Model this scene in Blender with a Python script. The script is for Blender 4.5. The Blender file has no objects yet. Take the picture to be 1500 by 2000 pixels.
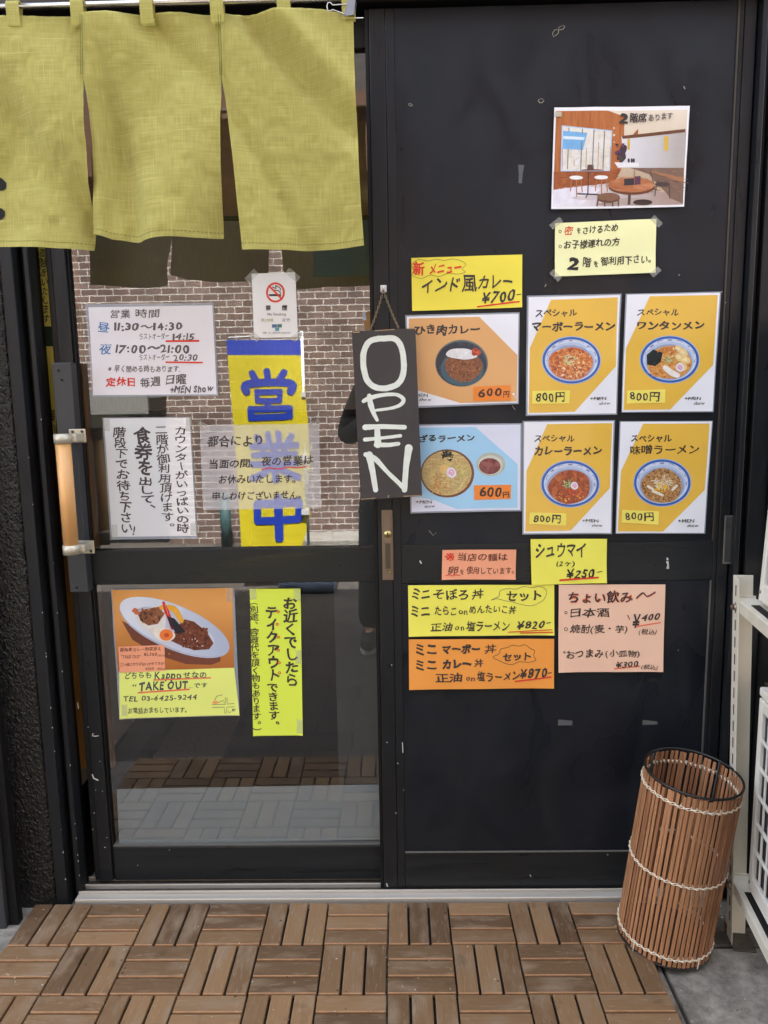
import bpy, bmesh, math, random
import numpy as np
from mathutils import Vector, Matrix, noise as mnoise

# ---------------------------------------------------------------- camera, sky, sun, exposure
SC = bpy.context.scene
COL = SC.collection
CAM = np.array([3.67087018e-02, -1.76801425, 1.26997399])
PITCH, YAW, ROLL, FOC = 1.53398361e-01, -1.77967216e-02, -1.65390127e-02, 1501.75

def cam_basis():
    cp, sp, cy, sy, cr, sr = (math.cos(PITCH), math.sin(PITCH), math.cos(YAW), math.sin(YAW), math.cos(ROLL), math.sin(ROLL))
    f = np.array([sy*cp, cy*cp, -sp]); r = np.array([cy, -sy, 0.]); u = np.cross(r, f)
    return r*cr + u*sr, -r*sr + u*cr, f
CR, CU, CF = cam_basis()
cam = bpy.data.cameras.new('camera')
cam.sensor_fit = 'VERTICAL'; cam.sensor_height = 24.0; cam.lens = FOC/2000*24.0
cam.clip_start = 0.02; cam.clip_end = 500
camo = bpy.data.objects.new('camera', cam); COL.objects.link(camo)
camo.matrix_world = Matrix(((CR[0], CU[0], -CF[0], CAM[0]), (CR[1], CU[1], -CF[1], CAM[1]), (CR[2], CU[2], -CF[2], CAM[2]), (0, 0, 0, 1)))
SC.camera = camo

SUN_EL, SUN_AZ = math.radians(63), math.radians(8)      # behind the shop, high
W = bpy.data.worlds.new('World'); SC.world = W; W.use_nodes = True
wn = W.node_tree.nodes; wl = W.node_tree.links
sky = wn.new('ShaderNodeTexSky'); sky.sky_type = 'NISHITA'; sky.sun_disc = False
sky.sun_elevation = SUN_EL; sky.sun_rotation = SUN_AZ; sky.air_density = 1.0; sky.dust_density = 3.0; sky.ozone_density = 0.6
hz = wn.new('ShaderNodeHueSaturation'); hz.inputs['Saturation'].default_value = .45     # thin bright haze whitens the sky
wl.new(sky.outputs[0], hz.inputs['Color']); wl.new(hz.outputs[0], wn['Background'].inputs[0]); wn['Background'].inputs[1].default_value = 0.15
sun = bpy.data.lights.new('sun', 'SUN'); sun.energy = 4.6; sun.angle = math.radians(0.5); sun.color = (1, .94, .86)
suno = bpy.data.objects.new('sun', sun); COL.objects.link(suno)
sd = Vector((math.sin(SUN_AZ)*math.cos(SUN_EL), math.cos(SUN_AZ)*math.cos(SUN_EL), math.sin(SUN_EL)))
suno.rotation_euler = sd.to_track_quat('Z', 'Y').to_euler(); suno.location = (0, 4, 12)
SC.view_settings.view_transform = 'Standard'; SC.view_settings.look = 'None'; SC.view_settings.gamma = 1
SC.view_settings.exposure = 2.78
SC.cycles.use_denoising = True
SC.cycles.max_bounces = 8; SC.cycles.diffuse_bounces = 5; SC.cycles.glossy_bounces = 4; SC.cycles.transparent_max_bounces = 12
SC.cycles.sample_clamp_indirect = 6; SC.cycles.caustics_reflective = False; SC.cycles.caustics_refractive = False

# ---------------------------------------------------------------- helpers
random.seed(7)
def rays(P):
    P = np.atleast_2d(np.asarray(P, float))
    return ((P[:, :1]-750)/FOC)*CR + (-(P[:, 1:2]-1000)/FOC)*CU + CF
def at(P, Y):                                   # photo pixels -> points on the upright plane y = Y
    d = rays(P); return CAM + d*((Y-CAM[1])/d[:, 1])[:, None]
def at1(x, y, Y): return Vector(at([(x, y)], Y)[0])
def atz(x, y, z):
    d = rays([(x, y)])[0]; return Vector(CAM + d*((z-CAM[2])/d[2]))
def lin(c):
    return tuple(((v/255)/12.92 if v/255 <= .04045 else ((v/255+.055)/1.055)**2.4) for v in c)

MATS = {}
def mat(name, rgb=(128, 128, 128), rough=.6, metal=0., spec=.5, k=1.0, bump=None, var=None, coat=0., coatbump=None, alpha=1., transl=0.):
    """procedural principled material; rgb is sRGB, k scales the linear value"""
    if name in MATS: return MATS[name]
    m = bpy.data.materials.new(name); m.use_nodes = True; MATS[name] = m
    N, L = m.node_tree.nodes, m.node_tree.links
    b = N['Principled BSDF']; c = [min(v*k, .9) for v in lin(rgb)]
    b.inputs['Base Color'].default_value = (*c, 1); b.inputs['Roughness'].default_value = rough
    b.inputs['Metallic'].default_value = metal; b.inputs['Specular IOR Level'].default_value = spec
    b.inputs['Coat Weight'].default_value = coat; b.inputs['Coat Roughness'].default_value = .06
    b.inputs['Alpha'].default_value = alpha
    tc = N.new('ShaderNodeTexCoord')
    if var:                                     # (scale, amount) or (scale3, amount)
        s, a = var
        mp = N.new('ShaderNodeMapping'); mp.inputs['Scale'].default_value = s if isinstance(s, tuple) else (s, s, s)
        n = N.new('ShaderNodeTexNoise'); n.inputs['Scale'].default_value = 1; n.inputs['Detail'].default_value = 5
        hs = N.new('ShaderNodeMapRange'); hs.inputs[1].default_value = .25; hs.inputs[2].default_value = .75
        hs.inputs[3].default_value = 1-a; hs.inputs[4].default_value = 1+a
        mx = N.new('ShaderNodeMix'); mx.data_type = 'RGBA'; mx.blend_type = 'MULTIPLY'; mx.inputs[0].default_value = 1
        mx.inputs[6].default_value = (*c, 1)
        L.new(tc.outputs['Object'], mp.inputs[0]); L.new(mp.outputs[0], n.inputs[0]); L.new(n.outputs[0], hs.inputs[0])
        L.new(hs.outputs[0], mx.inputs[7]); L.new(mx.outputs[2], b.inputs['Base Color'])
    def bumpnode(s, st, dist=.002):
        n = N.new('ShaderNodeTexNoise'); n.inputs['Scale'].default_value = s; n.inputs['Detail'].default_value = 3
        bp = N.new('ShaderNodeBump'); bp.inputs['Strength'].default_value = st; bp.inputs['Distance'].default_value = dist
        L.new(tc.outputs['Object'], n.inputs[0]); L.new(n.outputs[0], bp.inputs['Height']); return bp
    if bump: L.new(bumpnode(*bump).outputs[0], b.inputs['Normal'])
    if coatbump: L.new(bumpnode(*coatbump).outputs[0], b.inputs['Coat Normal'])
    if transl:
        t = N.new('ShaderNodeBsdfTranslucent'); t.inputs[0].default_value = (*c, 1)
        if var: L.new(mx.outputs[2], t.inputs[0])
        ms = N.new('ShaderNodeMixShader'); ms.inputs[0].default_value = transl
        L.new(b.outputs[0], ms.inputs[1]); L.new(t.outputs[0], ms.inputs[2]); L.new(ms.outputs[0], N['Material Output'].inputs[0])
    return m
def clear(name, refl, rough=0., tint=(1, 1, 1), haze=0., hazecol=(.8, .8, .8)):
    """thin clear sheet: transparent + glossy by fresnel-like facing, plus a little milky diffuse"""
    if name in MATS: return MATS[name]
    m = bpy.data.materials.new(name); m.use_nodes = True; MATS[name] = m
    N, L = m.node_tree.nodes, m.node_tree.links; N.remove(N['Principled BSDF'])
    t = N.new('ShaderNodeBsdfTransparent'); t.inputs[0].default_value = (*tint, 1)
    g = N.new('ShaderNodeBsdfGlossy'); g.inputs['Roughness'].default_value = rough
    lw = N.new('ShaderNodeLayerWeight'); lw.inputs[0].default_value = .25
    mr = N.new('ShaderNodeMapRange'); mr.inputs[3].default_value = refl; mr.inputs[4].default_value = min(1, refl+.6)
    L.new(lw.outputs['Fresnel'], mr.inputs[0])
    mr.inputs[1].default_value = .05; mr.inputs[2].default_value = 1
    ms = N.new('ShaderNodeMixShader'); L.new(mr.outputs[0], ms.inputs[0]); L.new(t.outputs[0], ms.inputs[1]); L.new(g.outputs[0], ms.inputs[2])
    out = ms
    if haze:
        d = N.new('ShaderNodeBsdfDiffuse'); d.inputs[0].default_value = (*hazecol, 1)
        m2 = N.new('ShaderNodeMixShader'); m2.inputs[0].default_value = haze
        L.new(ms.outputs[0], m2.inputs[1]); L.new(d.outputs[0], m2.inputs[2]); out = m2
    L.new(out.outputs[0], N['Material Output'].inputs[0])
    return m

class MB:
    """collects shapes, then links them as one mesh object"""
    def __init__(s): s.v = []; s.f = []; s.m = []; s.sm = []; s.mats = []
    def mi(s, m):
        if m not in s.mats: s.mats.append(m)
        return s.mats.index(m)
    def add(s, vs, fs, m, smooth=False):
        o = len(s.v); s.v += [tuple(map(float, p)) for p in vs]; i = s.mi(m)
        for f in fs: s.f.append([o+a for a in f]); s.m.append(i); s.sm.append(smooth)
    def box(s, x0, x1, y0, y1, z0, z1, m, M=None):
        vs = [Vector((x, y, z)) for x in (x0, x1) for y in (y0, y1) for z in (z0, z1)]
        if M is not None: vs = [M @ v for v in vs]
        s.add(vs, [(0, 1, 3, 2), (4, 6, 7, 5), (0, 4, 5, 1), (2, 3, 7, 6), (0, 2, 6, 4), (1, 5, 7, 3)], m)
    def bbox(s, x0, x1, y0, y1, z0, z1, m, b=.003, M=None, seg=2):   # bevelled box
        bm = bmesh.new(); bmesh.ops.create_cube(bm, size=1)
        for v in bm.verts: v.co = Vector(((x0+x1)/2+v.co.x*(x1-x0), (y0+y1)/2+v.co.y*(y1-y0), (z0+z1)/2+v.co.z*(z1-z0)))
        bmesh.ops.bevel(bm, geom=bm.edges[:], offset=min(b, .45*min(x1-x0, y1-y0, z1-z0)), segments=seg, affect='EDGES', profile=.5)
        if M is not None:
            for v in bm.verts: v.co = M @ v.co
        bm.verts.index_update(); s.add([v.co for v in bm.verts], [[v.index for v in f.verts] for f in bm.faces], m); bm.free()
    def tube(s, pts, r, m, n=8, caps=True, closed=False):
        pts = [Vector(p) for p in pts]; k = len(pts); rings = []
        rr = r if isinstance(r, (list, tuple)) else [r]*k
        up = None
        for i, p in enumerate(pts):
            a = pts[(i-1) % k] if (i or closed) else p; b = pts[(i+1) % k] if (i < k-1 or closed) else p
            t = (b-a).normalized()
            if up is None: up = t.orthogonal().normalized()
            up = (up - t*up.dot(t)); up = up.normalized() if up.length > 1e-6 else t.orthogonal().normalized()
            w = t.cross(up)
            rings.append([p + (up*math.cos(2*math.pi*j/n) + w*math.sin(2*math.pi*j/n))*rr[i] for j in range(n)])
        vs = [v for q in rings for v in q]; fs = []
        for i in range(k if closed else k-1):
            for j in range(n):
                a, b = i*n+j, i*n+(j+1) % n; c, d = ((i+1) % k)*n+(j+1) % n, ((i+1) % k)*n+j
                fs.append((a, b, c, d))
        if caps and not closed: fs += [tuple(range(n))[::-1], tuple((k-1)*n+j for j in range(n))]
        s.add(vs, fs, m, True)
    def build(s, name, parent=None, origin=None):
        me = bpy.data.meshes.new(name); ob = bpy.data.objects.new(name, me); COL.objects.link(ob)
        if parent is not None:
            org = parent.get('_o'); org = Vector(org) if org is not None else Vector((0, 0, 0)); ob.parent = parent; ob['_o'] = tuple(org)
        else:
            if origin is None:
                a = np.array(s.v); origin = ((a[:, 0].min()+a[:, 0].max())/2, (a[:, 1].min()+a[:, 1].max())/2, a[:, 2].min())
            org = Vector(origin); ob.location = org; ob['_o'] = tuple(org)
        me.from_pydata([Vector(v)-org for v in s.v], [], s.f)
        for m in s.mats: me.materials.append(m)
        me.polygons.foreach_set('material_index', s.m); me.polygons.foreach_set('use_smooth', s.sm)
        me.update(); return ob
def tag(o, label, cat, group=None, kind=None):
    o['label'] = label; o['category'] = cat
    if group: o['group'] = group
    if kind: o['kind'] = kind
    return o
def struct(o, label=None, cat=None):
    o['kind'] = 'structure'
    if label: o['label'] = label; o['category'] = cat
    return o
def empty(name, loc, label, cat, group=None):
    o = bpy.data.objects.new(name, None); COL.objects.link(o); o.location = loc; o['_o'] = tuple(loc); o.empty_display_size = .05
    return tag(o, label, cat, group)

# ---------------------------------------------------------------- hand-lettering and flat printed matter
GL = {}
def glyph(ch, w):
    """outline of one character: (points, groups of faces, advance); strokes thickened by w"""
    key = (ch, round(w, 3))
    if key in GL: return GL[key]
    c = bpy.data.curves.new('glyph', 'FONT'); c.body = ch; c.size = 1; c.resolution_u = 2
    o = bpy.data.objects.new('glyph', c); me = bpy.data.meshes.new_from_object(o)
    V = [np.array((p.co.x, p.co.y)) for p in me.vertices]; G = [(list(range(len(V))), [list(p.vertices) for p in me.polygons])]
    bpy.data.meshes.remove(me); c.fill_mode = 'NONE'; me = bpy.data.meshes.new_from_object(o)
    Q = [np.array((p.co.x, p.co.y)) for p in me.vertices]; nxt = {}
    for ed in me.edges: nxt.setdefault(ed.vertices[0], []).append(ed.vertices[1]); nxt.setdefault(ed.vertices[1], []).append(ed.vertices[0])
    bpy.data.meshes.remove(me); bpy.data.objects.remove(o); bpy.data.curves.remove(c)
    seen = set(); loops = []
    for st in range(len(Q)):
        if st in seen: continue
        lp = [st]; seen.add(st)
        while True:
            n = [k for k in sorted(nxt[lp[-1]]) if k not in seen]
            if not n: break
            n = [lp[-1]+1] if lp[-1]+1 in n else n
            lp.append(n[0]); seen.add(n[0])
        loops.append(lp)
    if w > 0 and loops:
        ar = lambda lp: .5*sum(Q[lp[i-1]][0]*Q[lp[i]][1]-Q[lp[i]][0]*Q[lp[i-1]][1] for i in range(len(lp)))
        big = max((ar(lp) for lp in loops), key=abs); sgn = 1 if big > 0 else -1
        for lp in loops:
            pts = [Q[lp[0]]]
            for k in lp[1:]:
                if np.linalg.norm(Q[k]-pts[-1]) > 1e-4: pts.append(Q[k])
            if len(pts) > 2 and np.linalg.norm(pts[0]-pts[-1]) < 1e-4: pts.pop()
            n = len(pts)
            if n < 3: continue
            base = len(V); inn, out = [], []
            for i in range(n):
                d0 = pts[i]-pts[i-1]; d1 = pts[(i+1) % n]-pts[i]; d0 = d0/np.linalg.norm(d0); d1 = d1/np.linalg.norm(d1)
                n0, n1 = np.array([d0[1], -d0[0]])*sgn, np.array([d1[1], -d1[0]])*sgn; m = n0+n1; L = np.linalg.norm(m)
                m = m/L if L > .2 else n0; k = min(1.35, 1/max(.3, m.dot(n0)))
                inn.append(pts[i]-m*w*.12); out.append(pts[i]+m*w*k)
            V += inn+out; G.append((list(range(base, base+2*n)), [[i, (i+1) % n, n+(i+1) % n, n+i] for i in range(n)]))
    V = np.array(V) if V else np.zeros((0, 2))
    if len(V):
        if ord(ch) > 0x2000: x0, adv = 0, 1.0
        else: x0 = V[:, 0].min(); adv = V[:, 0].max()-x0+.1
        V = V-np.array([x0, 0])
    else: adv = .3
    GL[key] = (V, G, adv); return GL[key]
def smooth(pts, n=6, closed=False):
    p = [np.array(q, float) for q in pts]; out = []; k = len(p)
    for i in range(k if closed else k-1):
        a, b, c, d = (p[(i-1) % k] if closed or i else p[0]), p[i], p[(i+1) % k], (p[(i+2) % k] if closed or i < k-2 else p[-1])
        for j in range(n):
            t = j/n; out.append(.5*((2*b)+(c-a)*t+(2*a-5*b+4*c-d)*t*t+(3*b-a-3*c+d)*t**3))
    if not closed: out.append(p[-1])
    return out

class Sign:
    """a flat printed or written sheet on the upright plane y = Y; coordinates are pixels of an enlarged crop (ox, oy, s) of the photo"""
    def __init__(s, name, label, cat, Y, crop, quad, m, group=None, th=.0008, parent=None, warp=.0034, curl=.008):
        s.Y = Y; s.c = crop; s.parts = {}; s.n = 0; s.th = th; s.warp = 0 if parent is not None else warp; s.curl = curl
        s.q = s.px(quad); s.lo, s.hi = s.q.min(0), s.q.max(0); s.seed = hash_str(label) % 97
        b = MB(); s.slab(b, quad, m, 0, th)
        s.root = b.build(name, parent)
        if parent is None: tag(s.root, label, cat, group)
    def px(s, P):
        P = np.atleast_2d(np.asarray(P, float)); return P/s.c[2]+np.array(s.c[:2])
    def bow(s, Q):                               # how far the sheet stands off the door: soft waves, lifting corners
        if not s.warp: return np.zeros(len(Q))
        u = (Q-s.lo)/(s.hi-s.lo); w = np.array([mnoise.noise(Vector((q[0]/75+s.seed, q[1]/75, s.seed*.7))) for q in Q])
        cx = np.abs(u[:, 0]-.5)*2; cy = u[:, 1]
        return s.warp*(.5+.5*np.clip(w*1.6, -1, 1))+s.curl*np.clip(cx-.55, 0, 1)**2*np.clip(cy-.45, 0, 1)**2*8
    def W(s, P, lift):
        Q = s.px(P); b = s.bow(Q); d = rays(Q); return CAM+d*((s.Y-lift-CAM[1])/d[:, 1])[:, None]-np.stack([b*0, b, b*0], 1)
    def cut(s, pts):                             # a polygon cut into a grid fine enough to follow the sheet's waves
        bm = bmesh.new(); bm.faces.new([bm.verts.new((float(p[0]), float(p[1]), 0)) for p in pts])
        P = np.array(pts, float); lo, hi = P.min(0), P.max(0)
        for ax_ in (0, 1):
            n = int((hi[ax_]-lo[ax_])/s.c[2]/14)
            for i in range(1, n+1):
                co = [0, 0, 0]; co[ax_] = lo[ax_]+(hi[ax_]-lo[ax_])*i/(n+1); no = [0, 0, 0]; no[ax_] = 1
                bmesh.ops.bisect_plane(bm, geom=bm.verts[:]+bm.edges[:]+bm.faces[:], plane_co=co, plane_no=no)
        bm.verts.index_update(); v = [(q.co.x, q.co.y) for q in bm.verts]; f = [[q.index for q in g.verts] for g in bm.faces]; bm.free(); return v, f
    def slab(s, b, quad, m, lift, th):
        if s.warp: v, f = s.cut(quad); b.add(s.W(v, lift+th), f, m, True)
        n = len(quad); a = s.W(quad, lift+th); c = a.copy(); c[:, 1] = s.Y-lift
        if not s.warp: b.add(list(a)+list(c), [tuple(range(n))[::-1]] + [(i, (i+1) % n, n+(i+1) % n, n+i) for i in range(n)], m)
    def part(s, name):
        if name not in s.parts: s.parts[name] = MB()
        return s.parts[name]
    def lift(s, base):
        s.n += 1; return s.th + base*.00025 + s.n*.0000015
    def poly(s, part, pts, m, lv=1):
        P = np.array(pts, float)
        if s.warp and (P.max(0)-P.min(0)).max()/s.c[2] > 22: v, f = s.cut(pts); s.part(part).add(s.W(v, s.lift(lv)), f, m, True)
        else: s.part(part).add(s.W(pts, s.lift(lv)), [tuple(range(len(pts)))[::-1]], m)
    def ell(s, part, cx, cy, rx, ry, m, lv=1, ang=0, n=36, irr=0., seed=0):
        rnd = random.Random(seed); ph = [rnd.uniform(0, 6.3) for _ in range(4)]; pts = []
        for i in range(n):
            t = 2*math.pi*i/n; k = 1+irr*(math.sin(2*t+ph[0])+.7*math.sin(3*t+ph[1])+.6*math.sin(5*t+ph[2]))
            x, y = rx*k*math.cos(t), ry*k*math.sin(t)
            pts.append((cx+x*math.cos(ang)-y*math.sin(ang), cy+x*math.sin(ang)+y*math.cos(ang)))
        s.poly(part, pts, m, lv)
    def ring(s, part, cx, cy, rx, ry, w, m, lv=1, n=40, a0=0, a1=2*math.pi):
        closed = abs(a1-a0) > 6.28; k = n if closed else n+1
        A = [a0+(a1-a0)*i/n for i in range(k)]
        o = [(cx+rx*math.cos(t), cy+ry*math.sin(t)) for t in A]; i_ = [(cx+(rx-w)*math.cos(t), cy+(ry-w)*math.sin(t)) for t in A]
        s.part(part).add(s.W(o+i_, s.lift(lv)), [(i, (i+1) % k, k+(i+1) % k, k+i)[::-1] for i in range(n)], m)
    def line(s, part, pts, w, m, lv=2, sm=True, closed=False, jag=0.):
        p = smooth(pts, 5, closed) if sm and len(pts) > 2 else [np.array(q, float) for q in pts]
        k = len(p); ws = w if isinstance(w, (list, tuple)) else [w]*k
        if len(ws) != k: ws = list(np.interp(np.linspace(0, 1, k), np.linspace(0, 1, len(ws)), ws))
        a, b = [], []
        for i in range(k):
            q0 = p[(i-1) % k] if closed or i else p[i]; q1 = p[(i+1) % k] if closed or i < k-1 else p[i]
            t = q1-q0; t = t/(np.linalg.norm(t)+1e-9); nn = np.array([-t[1], t[0]])
            j = 1+random.uniform(-jag, jag); jj = 1+random.uniform(-jag, jag)
            a.append(p[i]+nn*ws[i]/2*j); b.append(p[i]-nn*ws[i]/2*jj)
        fs = [(i, (i+1) % k, k+(i+1) % k, k+i) for i in range(k if closed else k-1)]
        vs = a+b
        if not closed:                           # rounded ends
            for e, sg in ((0, -1), (k-1, 1)):
                q = p[e]; t = (p[min(e+1, k-1)]-p[max(e-1, 0)]); t = t/(np.linalg.norm(t)+1e-9)*sg; nn = np.array([-t[1], t[0]]); r = ws[e]/2
                st = len(vs); vs += [q+(nn*math.cos(h)+t*math.sin(h))*r for h in np.linspace(0, math.pi, 7)]
                fs.append(tuple(range(st, st+7)))
        s.part(part).add(s.W(vs, s.lift(lv)), fs, m)
    def t(s, text, x0, y0, x1, y1, m, w=.012, rise=0, v=False, part='lettering', slant=.06, wob=.034, lv=2, neat=False):
        """write text into the box; rise lifts the right end, v writes downwards"""
        rnd = random.Random(hash_str(text)+int(x0)); G = [glyph(c, w) for c in text]; out = []
        if neat: slant = wob = 0
        if not v:
            x = 0; items = []
            for c, (gv, gf, ad) in zip(text, G):
                items.append((x, gv, gf, ad)); x += ad
            cells = []
            for X, gv, gf, ad in items:
                if not len(gv): continue
                g = hand(gv, rnd, wob, ad); g[:, 0] += g[:, 1]*slant; cells.append((g+np.array([X, rnd.uniform(-1.6, 1.6)*wob]), gf))
            A = np.vstack([g for g, _ in cells]); mn, mxx = A.min(0), A.max(0)
            if mxx[1]-mn[1] < .3: mn[1], mxx[1] = -.1, .85     # only dashes
            for g, gf in cells:
                u = (g-mn)/(mxx-mn); P = np.stack([x0+u[:, 0]*(x1-x0), y1-u[:, 1]*(y1-y0)+rise*u[:, 0]], 1)
                out.append((P, gf))
        else:
            n = len(text); h = (y1-y0)/n; wd = x1-x0
            for i, (c, (gv, gf, ad)) in enumerate(zip(text, G)):
                if not len(gv): continue
                g = hand(gv, rnd, wob, ad)-np.array([ad/2, .38])
                if c in 'ー（）()〜！': g = np.stack([g[:, 1], -g[:, 0]], 1) if c != '！' else g
                if c in '、。': g = g+np.array([.55, .45])
                if c in 'っょゃュャッ': g = g*.95
                cy = y0+h*(i+.5); cx = (x0+x1)/2+rise*(i/n-.5)
                out.append((np.stack([cx+g[:, 0]*wd*1.05, cy-g[:, 1]*h*1.06], 1), gf))
        b = s.part(part)
        for P, gf in out:
            for idx, fc in gf:
                if fc: b.add(s.W(P[idx], s.lift(lv)), fc, m)
    def done(s):
        for n, b in s.parts.items():
            if '/' in n: continue
            o = b.build(n, s.root)
            for n2, b2 in s.parts.items():
                if n2.startswith(n+'/'): b2.build(n2.split('/')[1], o)
        return s.root
def hash_str(t): return sum((i+1)*ord(c) for i, c in enumerate(t))
def hand(g, rnd, wob, ad):
    p = [rnd.uniform(0, 6.3) for _ in range(4)]; c = np.array([ad/2, .38]); q = (g-c)
    a = rnd.uniform(-2.2, 2.2)*wob; sx, sy = 1+rnd.uniform(-2, 1.5)*wob, 1+rnd.uniform(-2, 1.5)*wob
    q = np.stack([(q[:, 0]*math.cos(a)-q[:, 1]*math.sin(a))*sx, (q[:, 0]*math.sin(a)+q[:, 1]*math.cos(a))*sy], 1)
    d = np.stack([np.sin(5.5*q[:, 1]+p[0])+.5*np.sin(9*q[:, 0]+p[1]), np.sin(5.5*q[:, 0]+p[2])+.5*np.sin(9*q[:, 1]+p[3])], 1)
    return q+d*wob+c
# ---------------------------------------------------------------- the setting
YR, YL, YG = .040, .080, .096                    # faces: panelled door, glass door, its panes
black = mat('black_paint', (30, 32, 35), .36, spec=.3, bump=(90, .12, .002), var=(6, .12))
panelm = mat('panel_paint', (24, 28, 35), .42, spec=.32, bump=(35, .10, .003), var=(5, .3))
railm = mat('rail_paint', (31, 34, 36), .36, spec=.32, bump=(120, .1, .001), var=((3, 3, 40), .14))
deepm = mat('deep_black', (18, 18, 19), .5, spec=.25, bump=(60, .15, .002))
alu = mat('aluminium', (196, 190, 180), .42, metal=.35, var=((2, 60, 60), .2), bump=(200, .1, .001))
dirtm = mat('track_dirt', (70, 62, 52), .9, var=(60, .5))
chipm = mat('paint_chip', (205, 205, 200), .8)

def stucco():
    m = mat('black_stucco', (28, 28, 28), .34, spec=.55)
    N, L = m.node_tree.nodes, m.node_tree.links
    tc = N.new('ShaderNodeTexCoord'); mp = N.new('ShaderNodeMapping'); mp.inputs['Scale'].default_value = (120, 120, 85)
    n = N.new('ShaderNodeTexNoise'); n.inputs['Scale'].default_value = 1; n.inputs['Detail'].default_value = 2.5; n.inputs['Distortion'].default_value = .8
    bp = N.new('ShaderNodeBump'); bp.inputs['Strength'].default_value = 1; bp.inputs['Distance'].default_value = .0085
    L.new(tc.outputs['Object'], mp.inputs[0]); L.new(mp.outputs[0], n.inputs[0]); L.new(n.outputs[0], bp.inputs['Height'])
    L.new(bp.outputs[0], N['Principled BSDF'].inputs['Normal']); return m
def speckle(m):                                  # finer stains and pits over the broad tone
    N, L = m.node_tree.nodes, m.node_tree.links; b = N['Principled BSDF']; src = b.inputs['Base Color'].links[0].from_socket
    tc = N.new('ShaderNodeTexCoord'); n = N.new('ShaderNodeTexNoise'); n.inputs['Scale'].default_value = 38; n.inputs['Detail'].default_value = 9; n.inputs['Roughness'].default_value = .7
    L.new(tc.outputs['Object'], n.inputs[0]); mr = N.new('ShaderNodeMapRange'); mr.inputs[1].default_value = .3; mr.inputs[2].default_value = .7; mr.inputs[3].default_value = .5; mr.inputs[4].default_value = 1.4; L.new(n.outputs[0], mr.inputs[0])
    mx = N.new('ShaderNodeMix'); mx.data_type = 'RGBA'; mx.blend_type = 'MULTIPLY'; mx.inputs[0].default_value = 1; L.new(src, mx.inputs[6]); L.new(mr.outputs[0], mx.inputs[7]); L.new(mx.outputs[2], b.inputs['Base Color'])
def worn(m, s, lo, hi):                          # uneven gloss: hand marks, wiped streaks and dust
    N, L = m.node_tree.nodes, m.node_tree.links; b = N['Principled BSDF']; tc = N.new('ShaderNodeTexCoord'); mp = N.new('ShaderNodeMapping'); mp.inputs['Scale'].default_value = s
    n = N.new('ShaderNodeTexNoise'); n.inputs['Scale'].default_value = 1; n.inputs['Detail'].default_value = 7; n.inputs['Distortion'].default_value = 1.2; mr = N.new('ShaderNodeMapRange'); mr.inputs[1].default_value = .32; mr.inputs[2].default_value = .68; mr.inputs[3].default_value = lo; mr.inputs[4].default_value = hi
    L.new(tc.outputs['Object'], mp.inputs[0]); L.new(mp.outputs[0], n.inputs[0]); L.new(n.outputs[0], mr.inputs[0]); L.new(mr.outputs[0], b.inputs['Roughness'])
worn(panelm, (7, 7, 3.5), .22, .62); worn(black, (30, 30, 4), .26, .5); worn(railm, (4, 4, 40), .25, .5)
def concrete(name, rgb, amt=.35, sc=9):
    m = mat(name, rgb, .9, bump=(160, .35, .003), var=(sc, amt)); speckle(m); return m
def paving():
    m = bpy.data.materials.new('street_paving'); m.use_nodes = True
    N, L = m.node_tree.nodes, m.node_tree.links; b = N['Principled BSDF']; b.inputs['Roughness'].default_value = .85
    tc = N.new('ShaderNodeTexCoord'); br = N.new('ShaderNodeTexBrick')
    br.inputs['Scale'].default_value = 1; br.inputs['Brick Width'].default_value = .3; br.inputs['Row Height'].default_value = .15
    br.inputs['Mortar Size'].default_value = .006; br.inputs['Color1'].default_value = (.062, .056, .05, 1); br.inputs['Color2'].default_value = (.09, .08, .072, 1)
    br.inputs['Mortar'].default_value = (.03, .03, .03, 1)
    L.new(tc.outputs['Object'], br.inputs[0]); L.new(br.outputs[0], b.inputs[0]); return m
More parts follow.
